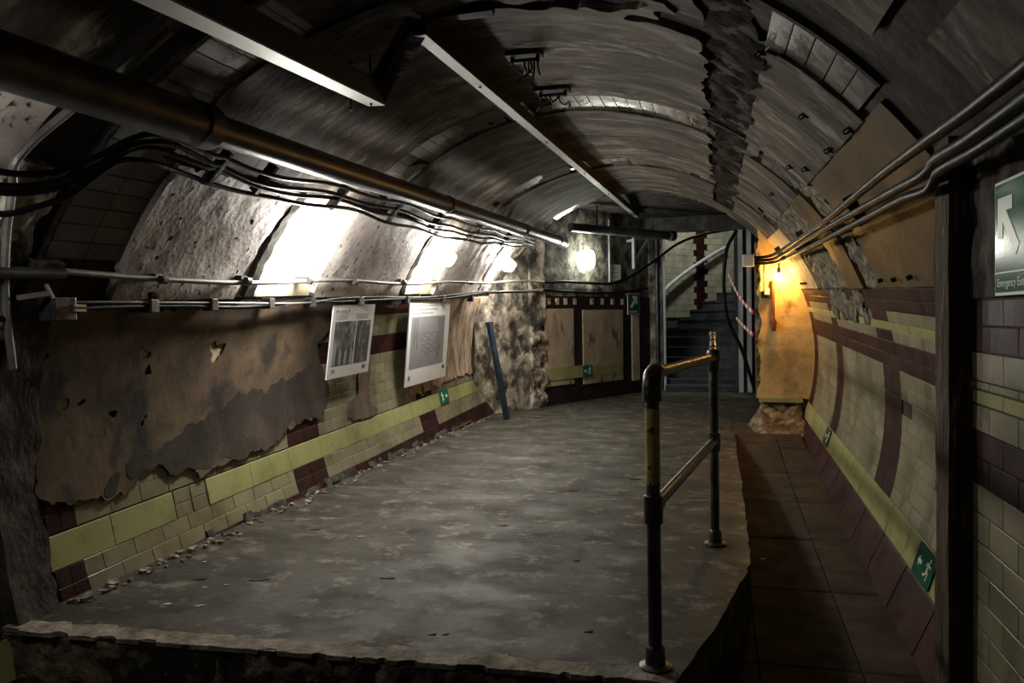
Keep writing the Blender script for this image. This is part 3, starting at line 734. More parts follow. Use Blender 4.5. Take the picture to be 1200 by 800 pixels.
# ================================================================== THINGS
# white bulkhead lamps ----------------------------------------------------
def lamp_proto(label, m):
    root = thing('bulkhead_lamp', label, 'lamp', (0, 0, 0), None)
    MB().box((-.15, -.06, -.05), (.15, .06, .032)).build('housing', M['sign_white'], root, bevel=.012)
    b = MB(); n = 8
    prof = [(1, .03), (1, .09), (.93, .13), (.75, .148)]
    ring = []
    for s_, z in prof:
        for k in range(24):
            a = 2 * pi * k / 24; c, s2 = cos(a), sin(a)
            e = .5
            b.v.append(Vector((.175 * s_ * math.copysign(abs(c) ** e, c), .075 * s_ * math.copysign(abs(s2) ** e, s2), z)))
    for i in range(3):
        for k in range(24): b.f.append((i * 24 + k, i * 24 + (k + 1) % 24, (i + 1) * 24 + (k + 1) % 24, (i + 1) * 24 + k))
    b.f.append(tuple(72 + k for k in range(24)))
    b.build('diffuser', m, root, smooth=True)
    MB().cyl((.14, 0, .01), (.22, 0, .01), .012, 10).build('cable_gland', M['steel_dark'], root, smooth=True)
    return root
def orient(o, n, tx, p):
    n = n.normalized(); tx = (tx - n * tx.dot(n)).normalized(); ty = n.cross(tx)
    Mx = Matrix((tx, ty, n)).transposed().to_4x4(); Mx.translation = p
    o.matrix_world = Mx
def on_lining(o, th, y, r):
    a = R(th); orient(o, Vector((-sin(a), 0, -cos(a))), Vector((0, 1, SL)), P(th, y, r))
lampA = lamp_proto('white bulkhead lamp nearest in view, in a haunch recess over the brown plaster', M['lamp'])
lb = copy_tree(lampA); lc = copy_tree(lampA); ln = copy_tree(lampA); lf = copy_tree(lampA)
on_lining(lampA, -55.5, 4.72, 1.97); on_lining(lb, -54, 7.18, 1.97); on_lining(lc, -54, 9.55, 1.97); on_lining(ln, -54, 1.95, 1.95)
lb['label'] = 'white bulkhead lamp on the left haunch above the second poster'
lc['label'] = 'white bulkhead lamp on the left haunch above the leaning blue post'
ln['label'] = 'white bulkhead lamp on the left haunch nearest the viewer, before the portal'
lf['label'] = 'bright bulkhead lamp on the far wall above the tiled panels'
for ch in lf.children:
    if ch.name.startswith('diffuser'):
        ch.data = ch.data.copy(); ch.data.materials[0] = M['lamp_far']
for ch in ln.children:
    if ch.name.startswith('diffuser'):
        ch.data = ch.data.copy(); ch.data.materials[0] = M['lamp_near']
orient(lf, nW, Vector((0, 0, 1)), FW(1.03, 2.1, .01)); lf.scale = (.8, 1.35, 1)
lsr = copy_tree(lampA); lsr['label'] = 'bulkhead lamp up in the stairwell ceiling behind the lintel'
for ch in lsr.children:
    if ch.name.startswith('diffuser'):
        ch.data = ch.data.copy(); ch.data.materials[0] = lamp_mat('lit_stair_diffuser', (.95, 1, .9), 950)
orient(lsr, Vector((0, 0, -1)), Vector((0, 1, 0)), Vector((-.3, 14.6, 4.34)))
for l in (lampA, lb, lc, ln): l['group'] = 'bulkhead lamps along the left haunch'

# pipes ---------------------------------------------------------------------
pipe = thing('large_pipe', 'large dark pipe running overhead along the left side of the tunnel', 'pipe', (-2.05, 3, 2.0))
def pz(y): return 2.045 + .0265 * (y - 1.95)
def px(y): return -2.06 + .002 * (y - 2)
MB().tube([(px(y), y, pz(y)) for y in (-1.4, 0, 1.5, 2.92)], .088, 20).build('wide_section', M['pipe'], pipe, smooth=True)
MB().tube([(px(2.86), 2.86, pz(2.86)), (px(2.95), 2.95, pz(2.95))], .097, 20).build('collar', M['pipe'], pipe, smooth=True)
MB().tube([(px(y), y, pz(y)) for y in (2.9, 5, 8, 10.95)], .068, 18).build('narrow_section', M['pipe'], pipe, smooth=True)
for y in (6.0, 8.6, 10.55): MB().tube([(px(y), y, pz(y)), (px(y), y + .07, pz(y))], .076, 18).build('coupling', M['pipe'], pipe, smooth=True)
MB().tube([(px(10.9), 10.9, pz(10.9)), (px(10.9), 11.02, pz(11))], .074, 18).build('end_cap', M['galv'], pipe, smooth=True)
for y in (3.05, 5.9, 8.45, 10.2):
    MB().bar((px(y), y, pz(y) + .05), P(-38, y, 2.0), .05, .012, (0, 1, 0)).build('hanger_bracket', M['steel_dark'], pipe)
p2 = thing('cross_pipe', 'dark thick pipe crossing in front of the far wall', 'pipe', (-1.4, 12, 2.5))
MB().tube([(-1.98, 11.2, 2.52), (-.66, 12.75, 2.49)], .065, 16).build('pipe_run', M['pipe'], p2, smooth=True)
MB().tube([(-.69, 12.7, 2.49), (-.62, 12.79, 2.49)], .08, 16).build('end_flange', M['steel_dark'], p2, smooth=True)
for q in (.25, .8):
    c = Vector((-1.98, 11.2, 2.52)).lerp(Vector((-.66, 12.75, 2.49)), q)
    MB().cyl(c, c + Vector((0, 0, .36)), .012, 8).build('hanger_rod', M['steel_dark'], p2)

# cables left -------------------------------------------------------------------
CL = [[(-2.41, 2.27, 1.79), (-2.4, 2.47, 1.82), (-2.33, 2.62, 1.9), (-2.25, 2.71, 1.98), (-2.21, 2.79, 2.02), (-2.2, 2.93, 2.03), (-2.22, 3.2, 2.02), (-2.24, 3.6, 2.02), (-2.22, 4.41, 2.06), (-2.21, 5.14, 2.09), (-2.23, 6.69, 2.12), (-2.23, 9.92, 2.21)],
      [(-2.45, 2.3, 1.75), (-2.42, 2.5, 1.79), (-2.36, 2.65, 1.87), (-2.27, 2.73, 1.96), (-2.23, 2.84, 2.0), (-2.23, 3.0, 2.01), (-2.26, 3.28, 1.99), (-2.28, 3.66, 1.98), (-2.26, 4.48, 2.02), (-2.26, 5.25, 2.05), (-2.28, 6.83, 2.07), (-2.26, 10.04, 2.19)],
      [(-2.47, 2.32, 1.73), (-2.44, 2.52, 1.77), (-2.38, 2.66, 1.85), (-2.29, 2.75, 1.95), (-2.26, 2.84, 1.98), (-2.26, 3.0, 1.98), (-2.28, 3.31, 1.97), (-2.31, 3.71, 1.96), (-2.29, 4.54, 2.0), (-2.3, 5.34, 2.02), (-2.32, 6.94, 2.04), (-2.28, 10.12, 2.18)],
      [(-2.52, 2.36, 1.66), (-2.49, 2.49, 1.7), (-2.45, 2.61, 1.76), (-2.36, 2.7, 1.87), (-2.32, 2.74, 1.91), (-2.3, 2.87, 1.93), (-2.32, 3.11, 1.93), (-2.34, 3.38, 1.92), (-2.35, 3.69, 1.91), (-2.32, 4.6, 1.97), (-2.34, 5.43, 1.98), (-2.36, 7.06, 2.0), (-2.3, 10.23, 2.16)]]
labs = ['topmost of the black cables looping below the big pipe', 'second from top of the black cables below the big pipe', 'third from top of the black cables below the big pipe', 'lowest of the black cables below the big pipe']
for c, l in zip(CL, labs):
    head = [(c[0][0], c[0][1] - k, c[0][2] - .01 * k) for k in (1.8, .8)]
    pts = spline(head + c, 7)
    pts = [p + Vector((0, 0, .012 * sin(p.y * 5.2 + len(l)))) if p.y > 3.3 else p for p in pts]
    tag(MB().tube(pts, .0125, 8).build('cable', M['cable'], loc=pts[0], smooth=True), l, 'cable', 'cables below the big pipe')
for i, y in enumerate((3.35, 3.75, 4.6, 5.5, 6.4, 7.5, 8.7)):
    zt = 2.03 + .027 * (y - 3.4)
    o = MB().bar((-2.22, y, zt + .03), (-2.35, y, zt - .10), .05, .03, (0, 1, 0)).build('cable_cleat', M['steel_dark'], loc=(-2.28, y, zt))
    tag(o, ['first', 'second', 'third', 'fourth', 'fifth', 'sixth', 'seventh', 'eighth'][i] + ' dark cleat from the viewer clamping the cables below the big pipe', 'clamp', 'cable cleats below the big pipe')
# conduits along the haunch
def run(name, label, cat, pts, r, m, n=10, k=6, wob=0, group=None):
    q = spline(pts, k)
    if wob: q = [p + Vector((wob * .4 * sin(p.y * 3.1), 0, wob * sin(p.y * 2.3 + r * 900))) for p in q]
    return tag(MB().tube(q, r, n).build(name, m, loc=q[0], smooth=True), label, cat, group)
upper = thing('conduit', 'grey steel conduit clamped along the left wall above the posters', 'conduit', (-2.68, 2.6, 1.46))
MB().tube(spline([(-2.60, 1.2, 1.43), (-2.68, 2.5, 1.46), (-2.68, 2.81, 1.47)], 5), .026, 12).build('thick_sleeve', M['pipe'], upper, smooth=True)
MB().tube([p + Vector((0, 0, .012 * sin(p.y * 2.6))) for p in spline([(-2.68, 2.78, 1.47), (-2.69, 3.26, 1.465), (-2.69, 3.87, 1.485), (-2.68, 5.41, 1.54), (-2.67, 7.21, 1.6), (-2.58, 9.6, 1.70), (-2.30, 10.85, 1.74)], 8)], .015, 10).build('pipe_run', M['galv'], upper, smooth=True)
for y in (3.42, 4.16, 4.9, 5.6, 6.6, 7.6, 8.6):
    z = 1.465 + .035 * (y - 3.3)
    b = MB(); b.bar((-2.68, y, z + .015), (-2.80, y + .0, z + .02), .06, .03); b.tube([(-2.66, y - .02, z), (-2.66, y + .02, z)], .021, 10)
    b.build('saddle', M['steel_dark'], upper)
low = run('cable', 'thin double cable strung along the left wall just above the posters', 'cable', [(-2.66, 1.2, 1.28), (-2.75, 2.56, 1.29), (-2.75, 2.82, 1.3), (-2.74, 2.9, 1.325), (-2.76, 3.59, 1.335), (-2.76, 4.29, 1.34), (-2.76, 5.0, 1.40), (-2.76, 5.53, 1.40), (-2.76, 7.39, 1.45), (-2.66, 9.3, 1.55), (-2.33, 10.85, 1.62)], .013, M['cable'], wob=.008)
run('cable', 'slim grey cable tied beside the double cable above the posters', 'cable', [(-2.75, 2.95, 1.35), (-2.75, 3.59, 1.355), (-2.75, 4.29, 1.37), (-2.75, 5.0, 1.385), (-2.755, 5.53, 1.42), (-2.755, 7.39, 1.475), (-2.65, 9.3, 1.57), (-2.3, 10.8, 1.64)], .007, M['galv'], n=8, wob=.006)
for i, y in enumerate((3.45, 3.95, 4.55, 5.1, 5.9, 6.9, 7.9, 8.9)):
    z = 1.335 + .026 * (y - 3.4)
    tag(MB().box((-2.80, y - .03, z - .03), (-2.735, y + .03, z + .04)).build('cable_clip', M['steel_dark'], loc=(-2.77, y, z), bevel=.006), ['first', 'second', 'third', 'fourth', 'fifth', 'sixth', 'seventh', 'eighth'][i] + ' small grey clip from the viewer on the thin cables of the left wall', 'clip', 'clips along the thin cables')
# far continuation of the cables across the far wall
run('cable', 'black cable sagging across the far wall and rising to the stair', 'cable', [(-2.30, 10.95, 1.74), FW(.5, 1.76, .05), FW(1.2, 1.75, .05), FW(1.7, 1.76, .05), FW(2.3, 1.9, .06), (-.95, 13.3, 2.15), (-.6, 13.5, 2.42), (-.2, 13.9, 2.6), (.3, 14.4, 2.72)], .022, M['cable'])
run('cable', 'lower black cable crossing the far wall above the pale tiles', 'cable', [(-2.33, 10.95, 1.63), FW(.5, 1.62, .05), FW(1.2, 1.6, .05), FW(2.0, 1.63, .05), FW(2.75, 1.7, .06)], .018, M['cable'])
# silver clamp at the left
cl = thing('beam_clamp', 'bright silver clamp on the conduit at the left portal rib', 'clamp', (-2.72, 2.72, 1.34))
b = MB().bar((-2.70, 2.60, 1.365), (-2.67, 2.72, 1.385), .02, .02); b.build('arm', M['silver'], cl)
MB().bar((-2.66, 2.70, 1.42), (-2.66, 2.735, 1.365), .012, .012, (1, 0, 0)).build('screw', M['silver'], cl)
MB().box((-2.76, 2.74, 1.27), (-2.66, 2.86, 1.37)).build('backplate', M['steel_dark'], cl, bevel=.006)
for z in (1.315, 1.335): MB().bar((-2.655, 2.84, z), (-2.655, 2.90, z), .015, .01).build('tie', M['silver'], cl)
# flat bar over the portal at the left
fb = [(-2.80, 2.66, 1.08), (-2.72, 2.56, 1.36), (-2.63, 2.49, 1.59), (-2.52, 2.42, 1.76), (-2.43, 2.36, 1.855), (-2.26, 2.44, 2.04), (-2.10, 2.5, 2.17), (-1.9, 2.52, 2.31)]
tag(MB().tube(spline(fb, 5), .016, 8).build('conduit', M['galv'], loc=fb[0], smooth=True), 'pale conduit bent up and over the left portal rib', 'conduit')

# ceiling trunking -------------------------------------------------------------
def trunk(parent, a, b, w, h):
    a, b = Vector(a), Vector(b); d = (b - a).normalized(); sx = d.cross(Vector((0, 0, 1))).normalized(); u = sx.cross(d)
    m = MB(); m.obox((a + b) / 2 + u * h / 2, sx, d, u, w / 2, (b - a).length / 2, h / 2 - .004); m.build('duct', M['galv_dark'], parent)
    MB().obox((a + b) / 2, sx, d, u, w / 2 - .002, (b - a).length / 2, .004).build('lid', M['galv'], parent)
t1 = thing('cable_trunking', 'steel cable trunking at upper left ending in a drop toward the crown', 'trunking', (-1.6, 3, 2.3))
e1 = Vector((-1.60, 3.66, 2.305)); d1 = Vector((-.142, 1, .134)); s1 = e1 - d1 * 3.6
trunk(t1, s1, e1, .088, .10)
t2 = thing('cable_trunking', 'long steel cable trunking along the crown casting a shadow', 'trunking', (-1.15, 5, 2.4))
s2 = Vector((-1.235, 3.29, 2.485)); e2 = Vector((-1.16, 12.55, 2.775))
trunk(t2, s2, e2, .068, .075)
MB().bar(e1 + Vector((.0, -.02, .045)), s2 + Vector((-.01, .0, .04)), .09, .075).build('offset_link', M['soot'], t2)
for y in (4.2, 5.9, 7.6, 9.3):
    q = (y - s2.y) / (e2.y - s2.y); c = s2.lerp(e2, q)
    MB().cyl(c + Vector((0, 0, -.004)), c + Vector((0, 0, -.012)), .008, 8).build('bolt', M['steel_dark'], t2)
for (x, y, zt, zb) in ((-1.66, 3.50, 2.50, 2.245), (-1.585, 3.56, 2.52, 2.275)):
    MB().cyl((x, y, zb), (x, y, zt), .006, 8).build('hanger_rod', M['steel_dark'], t1)
    MB().cyl((x, y, 2.40), (x, y, 2.412), .014, 8).build('nut', M['steel_dark'], t1)

# broken ceiling fittings ----------------------------------------------------
def fitting(label, th, y, w, wires, seed):
    random.seed(seed)
    c = P(th, y, 1.985)
    f = thing('broken_fitting', label, 'bracket', c, 'broken fittings hanging from the crown')
    MB().box((c.x - w, y - .05, c.z - .02), (c.x + w, y + .05, c.z + .006), .004).build('backplate', M['rag'], f)
    MB().box((c.x - w * .75, y - .015, c.z - .05), (c.x + w * .8, y + .015, c.z - .032)).build('bar', M['rag'], f)
    for s_ in (-.7, .75): MB().box((c.x + w * s_ - .008, y - .015, c.z - .05), (c.x + w * s_ + .008, y + .015, c.z - .01)).build('leg', M['rag'], f)
    for (x0, pts) in wires:
        p = [Vector((c.x + x0, y, c.z - .04))] + [Vector((c.x + x0 + dx, y + random.uniform(-.02, .02), c.z - .04 - dz)) for dx, dz in pts]
        MB().tube(spline(p, 5), .0055, 7).build('wire', M['rag'], f, smooth=True)
fitting('larger broken lamp fitting with torn wires under the crown, nearer the viewer', .4, 4.05, .092, [(.0, [(0, .03), (.01, .05), (-.01, .06), (-.03, .05)]), (.03, [(.005, .04), (-.02, .07), (-.06, .09), (-.075, .115)]), (.05, [(.0, .05), (-.012, .10)]), (.07, [(0, .04), (.005, .075)]), (.02, [(0, .06), (.02, .07)])], 3)
fitting('smaller broken lamp fitting with curled wires under the crown, farther one', .3, 4.80, .105, [(-.07, [(-.01, .03), (.0, .06), (-.03, .09)]), (-.05, [(.02, .04), (.035, .08)]), (-.02, [(.02, .04), (.05, .02), (.06, .0)]), (.04, [(.0, .03), (.03, .06), (.06, .05), (.065, .08)])], 4)
random.seed(21)
def plate(th, y, w, d, label):
    c = P(th, y, 1.985)
    tag(MB().box((c.x - w, y - d, c.z - .03), (c.x + w, y + d, c.z + .01), .006).build('ceiling_plate', M['rag'], loc=c), label, 'bracket')
plate(-2.6, 3.36, .13, .03, 'dark broken plate on the ceiling left of the fittings, at the top of view')
# small hooks left in the ceiling
for i, (th, y) in enumerate([(42.2, 3.63), (47.6, 3.32), (47.3, 3.82), (46.3, 4.55), (44.0, 4.83), (43.8, 6.19), (43.9, 7.5), (34.8, 3.2)]):
    c = P(th, y, 1.985); a = R(th); n = Vector((-sin(a), 0, -cos(a))); t = Vector((cos(a), 0, -sin(a)))
    b = MB(); b.tube([c + n * (-.02), c + n * .014], .005, 7)
    b.tube([c + n * .014 + t * (.009 * cos(q)) + n * (.009 * sin(q) + .0) - t * .009 for q in [k * pi / 5 for k in range(8)]], .0032, 6)
    b.obox(c, t, Vector((0, 1, 0)), n, .017, .011, .005)
    tag(b.build('iron_hook', M['rag'], loc=c), ['iron hook in the right ceiling plaster below the tiled arch, nearest hook in the row', 'iron hook at the top edge of the large ochre panel, nearer one', 'iron hook at the top edge of the large ochre panel, middle one', 'iron hook at the top edge of the large ochre panel, farthest one', 'iron hook in the second plaster bay just beyond the large ochre panel', 'iron hook in the right ceiling above the smaller ochre panel', 'farthest iron hook in the right ceiling near the cable run end', 'iron hook beside the torn channel at the near ceiling'][i], 'hook', 'iron hooks in the right ceiling')
for i, (th, y) in enumerate([(67, 4.0), (67.2, 4.35), (67.2, 4.68), (66.8, 8.3), (66.8, 8.5), (66.8, 8.7)]):
    c = P(th, y, 1.98); a = R(th); n = Vector((-sin(a), 0, -cos(a)))
    tag(MB().tube([c - n * .01, c + n * .016], .012, 8).build('bolt_stub', M['rag'], loc=c), ['nearest of three black bolt stubs under the large ochre panel', 'middle of three black bolt stubs under the large ochre panel', 'farthest of three black bolt stubs under the large ochre panel', 'nearest of three bolt stubs under the lit panel beside the bulb', 'middle of three bolt stubs under the lit panel beside the bulb', 'farthest of three bolt stubs under the lit panel beside the bulb'][i], 'bolt', 'bolt stubs above the right tiles')

# right cables --------------------------------------------------------------------
CR = [[(.55, 1.2, 1.69), (.55, 1.9, 1.69), (.55, 2.32, 1.7), (.56, 3.01, 1.72), (.58, 4.48, 1.74), (.59, 6.44, 1.79), (.585, 8.79, 1.86), (.50, 9.22, 1.87), (.34, 9.24, 1.87)],
      [(.57, 1.2, 1.655), (.58, 2.06, 1.65), (.585, 2.40, 1.66), (.598, 2.50, 1.655), (.60, 2.60, 1.65), (.60, 2.89, 1.66), (.605, 3.8, 1.69), (.605, 5.44, 1.735), (.60, 8.8, 1.82), (.50, 9.20, 1.835), (.34, 9.22, 1.835)],
      [(.59, 1.2, 1.63), (.60, 2.06, 1.625), (.605, 2.44, 1.635), (.618, 2.54, 1.625), (.62, 2.62, 1.61), (.615, 2.9, 1.625), (.63, 3.74, 1.65), (.635, 5.75, 1.70), (.62, 8.75, 1.785), (.50, 9.18, 1.80), (.34, 9.20, 1.80)]]
for c, l, r in zip(CR, ('uppermost of the three thick cables along the right haunch', 'middle one of the three thick cables along the right haunch', 'lowest of the three thick cables along the right haunch'), (.017, .017, .016)):
    o = run('thick_cable', l, 'cable', c, r, M['cable'], n=12, group='thick cables on the right haunch')
for y in (3.9, 6.1, 8.2):
    z = 1.715 + .028 * (y - 3.9)
    o = MB().bar((.585, y, z + .06), (.66, y, z - .07), .05, .02, (0, 1, 0)).build('cable_cleat', M['steel_dark'], loc=(.62, y, z))
    tag(o, 'dark cleat holding the three thick right cables, ' + {3.9: 'nearest', 6.1: 'middle', 8.2: 'farthest'}[y] + ' one', 'clamp', 'cleats on the right cables')
tag(MB().box((.30, 9.14, 1.77), (.42, 9.24, 1.90)).build('junction_box', M['studs'], loc=(.36, 9.19, 1.77), bevel=.008), 'small grey junction box where the right cables end by the partition', 'junction box')
run('hose', 'black hose hanging in a curve beside the stair partition', 'hose', [(.34, 12.9, 2.55), (.20, 12.9, 2.3), (.15, 12.9, 2.0), (.14, 12.9, 1.62), (.20, 12.9, 1.15), (.40, 12.9, .69), (.56, 12.9, .15), (.60, 12.95, .03)], .028, M['cable'])

# warm lamp on the end wall ------------------------------------------------------------
wl = thing('bulb_lamp', 'lit bare bulb on a hooked conduit on the yellow end wall', 'lamp', (.68, 9.17, 1.67))
MB().lathe((.68, 9.17, 1.66), [(.004, -.055), (.02, -.05), (.032, -.03), (.034, -.012), (.024, .012), (.015, .03)], 16).build('bulb', M['bulb'], wl, smooth=True)
MB().lathe((.68, 9.17, 1.66), [(.019, .028), (.022, .05), (.02, .085), (.009, .09)], 14).build('lamp_holder', M['steel_dark'], wl, smooth=True)
MB().tube(spline([(.68, 9.17, 1.74), (.685, 9.17, 1.80), (.72, 9.2, 1.84), (.80, 9.26, 1.85), (.88, 9.3, 1.86)], 6), .010, 10).build('hooked_conduit', M['steel_dark'], wl, smooth=True)
rp = thing('rusty_pipe', 'rusty red vertical pipe end on the yellow end wall below the bulb', 'pipe', (.625, 9.27, 1.1))
MB().cyl((.625, 9.27, 1.14), (.625, 9.27, 1.62), .017, 12).build('pipe_run', M['rust'], rp, smooth=True)
MB().tube([(.625, 9.27, 1.18), (.625, 9.27, 1.10), (.625, 9.27, 1.05)], [.03, .034, .022], 12).build('valve_end', M['rust'], rp, smooth=True)
MB().box((.585, 9.25, 1.13), (.665, 9.29, 1.155)).build('valve_lever', M['rust'], rp)
sw = thing('switch_box', 'small switch box on a thin drop conduit left of the bulb', 'switch', (.54, 9.28, 1.44))
MB().cyl((.53, 9.28, 1.5), (.53, 9.28, 1.85), .010, 10).build('drop_conduit', M['steel_dark'], sw, smooth=True)
MB().box((.495, 9.25, 1.42), (.60, 9.31, 1.50)).build('box_body', M['steel_dark'], sw, bevel=.006)
MB().box((.53, 9.235, 1.455), (.585, 9.255, 1.525)).build('cover', M['studs'], sw, bevel=.004)

# boards -----------------------------------------------------------------------------------
def board(label, y0, y1, zt, zb, kind):
    c = Vector((-2.86, (y0 + y1) / 2, zb))
    f = thing('information_board', label, 'poster', c, 'information boards hung on the left wall')
    top0, bot0 = Vector((-2.775, y0, zt)), Vector((-2.885, y0 + .1 * (zt - zb), zb))
    ym = (y1 - y0); sl = .02 * ym
    uy = Vector((0, ym, sl)); dv = bot0 - top0; n = uy.cross(dv).normalized(); 
    if n.x < 0: n = -n
    def at(u, v, h=0): return top0 + uy * u + dv * v + n * h
    def quad(u0, u1, v0, v1, h0, h1): return MB().add([at(u, v, h) for h in (h0, h1) for v in (v0, v1) for u in (u0, u1)], BOXF)
    quad(0, 1, 0, 1, -.006, .004).build('panel', M['white_board'], f)
    e = .0052
    random.seed(kind)
    def words(u0, u1, v, h, m, size):
        u = u0
        b = MB()
        while u < u1 - .01:
            w = random.uniform(.5, 1.5) * size
            w = min(w, u1 - u); b_ = quad(u, u + w, v, v + h, .0038, e); b.add(b_.v, b_.f); u += w + size * .25
        b.build('printed_line', m, f)
    if kind == 1:
        words(.06, .37, .07, .035, M['ink_pale'], .11)
        quad(.06, .92, .125, .129, .0038, e).build('rule_line', M['ink_pale'], f)
        for i in range(3): words(.06, .34, .14 + .022 * i, .010, M['ink_pale'], .03); words(.55, .85, .14 + .022 * i, .010, M['ink_pale'], .03)
        a = quad(.07, .55, .225, .83, .0038, e).build('photo_print', M['print_grey'], f)
        b = quad(.58, .93, .225, .83, .0038, e).build('photo_print', M['print_grey'], f)
        ph = M['ink']
        for k in range(7):
            u = .11 + .065 * k; h = random.uniform(.18, .36); w = random.uniform(.03, .05)
            fg = MB().prism([(u - w, .82), (u - w * .8, .82 - h * .6), (u - w * .4, .82 - h * .85), (u, .82 - h), (u + w * .4, .82 - h * .85), (u + w * .8, .82 - h * .6), (u + w, .82)], lambda p, q, d: at(p, q, d), e, e + .0006)
            fg.build('dark_figure', M['ink'] if k % 2 else M['ink_pale'], a)
        for (u0, u1) in ((.60, .66), (.70, .74), (.84, .92)):
            quad(u0, u1, .24 + random.uniform(0, .1), .82, e, e + .0006).build('dark_upright', M['ink'], b)
        quad(.08, .16, .87, .925, .0038, e).build('printed_mark', M['ink_pale'], f); quad(.83, .92, .87, .925, .0038, e).build('printed_mark', M['ink_pale'], f); quad(.83, .87, .87, .925, .0038, e + .0004).build('printed_mark', M['ink'], f)
    else:
        for i in range(3): words(.05 + .02 * (i == 0), .80 - .12 * i, .06 + .045 * i, .022, M['ink_pale'] if i else M['ink_pale'], .05)
        a = quad(.06, .88, .20, .80, .0038, e).build('plan_print', M['print_plan'], f)
        for u in (.12, .16, .20, .72, .77, .82): 
            quad(u, u + .012, .22, .22 + random.uniform(.2, .5), e, e + .0005).build('plan_line', M['ink'], a)
        for i in range(6):
            v = .40 + .045 * i; pts = []
            ln = MB(); K = 14; u0, u1 = .30, .72 - .05 * (i > 3)
            for k in range(K + 1):
                u = u0 + (u1 - u0) * k / K; pts.append((u, v + .012 * sin(k * 1.1 + i * 1.7)))
            ln.prism(pts + [(p, q + .007) for p, q in reversed(pts)], lambda p, q, d: at(p, q, d), e, e + .0005)
            ln.build('plan_line', M['ink'], a)
        quad(.05, .095, .88, .93, .0038, e).build('printed_mark', M['ink_red'], f); quad(.88, .94, .84, .88, .0038, e).build('printed_mark', M['ink'], f)
    for u in (.22, .80):
        q = at(u, 0, 0); MB().tube([q + Vector((0, 0, -.015)), q + Vector((-.0, 0, .07))], .004, 6).build('hook', M['silver'], f)
board('smaller white board with two dark photographs hanging on the left wall', 5.47, 6.22, 1.37, .80, 1)
board('larger white board with a grey plan print hanging on the left wall', 7.02, 8.20, 1.44, .60, 2)
random.seed(5)

# signs ---------------------------------------------------------------------------------------
def text_mesh(txt, size):
    cu = bpy.data.curves.new('t', 'FONT'); cu.body = txt; cu.size = size; cu.extrude = .0004
    o = bpy.data.objects.new('t', cu); COL.objects.link(o)
    dg = bpy.context.evaluated_depsgraph_get(); me = bpy.data.meshes.new_from_object(o.evaluated_get(dg))
    vs = [v.co.copy() for v in me.vertices]; fs = [tuple(p.vertices) for p in me.polygons]
    bpy.data.objects.remove(o); bpy.data.curves.remove(cu); bpy.data.meshes.remove(me)
    return vs, fs
def sign_frame(o, ux, uy, c):
    """(a, b, d) -> c + ux*a + uy*b + n*d"""
    n = ux.cross(uy).normalized()
    return lambda a, b, d=0: c + ux * a + uy * b + n * d
def sq(fr, a0, a1, b0, b1, d0, d1): return MB().add([fr(a, b, d) for d in (d0, d1) for b in (b0, b1) for a in (a0, a1)], BOXF)
ARROW = [(-.30, -.46), (-.12, -.46 + .0), (.0, -.0)]
def arrow_poly(dx, s):
    """block arrow pointing up and to the side dx; s = size"""
    pts = [(.5, .5), (-.18, .5), (-.18, .27), (.10, .27), (-.5, -.33), (-.33, -.5), (.27, .10), (.27, -.18), (.5, -.18)]
    return [(p * s * dx, q * s) for p, q in pts]
def man_parts(s, f=1):
    """running figure as polygons"""
    L = []
    L.append([(f * s * (.10 + .09 * cos(k * pi / 4)), s * (.36 + .09 * sin(k * pi / 4))) for k in range(8)])
    def limb(a, b, w):
        a, b = Vector(a), Vector(b); d = (b - a).normalized(); q = Vector((-d.y, d.x)) * w
        return [(f * s * p.x, s * p.y) for p in (a + q, a - q, b - q, b + q)]
    L += [limb((.05, .26), (-.05, -.05), .075), limb((.05, .22), (.26, .10), .035), (limb((.26, .10), (.32, .22), .03)), limb((.02, .24), (-.18, .20), .035), limb((-.18, .20), (-.24, .06), .03),
          limb((-.02, -.05), (.14, -.18), .05), limb((.14, -.18), (.10, -.42), .04), limb((-.06, -.05), (-.14, -.26), .05), limb((-.14, -.26), (-.38, -.30), .04)]
    return L
# large sign, near right
sg = thing('exit_sign', 'large green exit sign with a white arrow on the near right wall', 'sign', (.73, 2.1, 1.28))
fr = sign_frame(sg, Vector((0, -1, 0)), Vector((0, 0, 1)), Vector((.715, 2.33, 1.285)))
sq(fr, 0, .52, 0, .29, 0, .006).build('border', M['sign_white'], sg)
sq(fr, .008, .512, .008, .282, .005, .008).build('face', M['sign_green'], sg)
MB().prism([(p + .105, q + .172) for p, q in arrow_poly(-1, .15)], lambda a, b, d: fr(a, b, d), .0075, .0092).build('arrow', M['sign_white'], sg)
sq(fr, .008, .512, .056, .059, .0075, .0088).build('rule_line', M['sign_white'], sg)
vs, fs = text_mesh('Emergency Exit', .030)
tb = MB(); tb.add([fr(.025 + v.x, .022 + v.y, .0088 + v.z) for v in vs], fs); tb.build('lettering', M['sign_white'], sg, fixn=False)
b = MB()
for poly in man_parts(.2, -1): b.prism([(p + .34, q + .165) for p, q in poly], lambda a, c_, d: fr(a, c_, d), .0075, .0092)
b.build('running_figure', M['sign_white'], sg)
# far arrow sign
fs_ = thing('exit_sign', 'small green sign with a white arrow on the far wall pier', 'sign', FW(2.3, 1.25, .05))
fr = sign_frame(fs_, tW, Vector((0, 0, 1)), FW(2.14, 1.27, .05))
fr0 = fr
sq(fr, 0, .36, 0, .34, 0, .008).build('border', M['sign_white'], fs_)
sq(fr, .012, .348, .012, .328, .007, .010).build('face', M['sign_green'], fs_)
MB().prism([(p + .18, q + .20) for p, q in arrow_poly(1, .20)], lambda a, b, d: fr(a, b, d), .0095, .012).build('arrow', M['sign_white'], fs_)
vs, fs = text_mesh('Emergency Exit', .038)
tb = MB(); tb.add([fr(.035 + v.x, .035 + v.y, .011 + v.z) for v in vs], fs); tb.build('lettering', M['sign_white'], fs_, fixn=False)
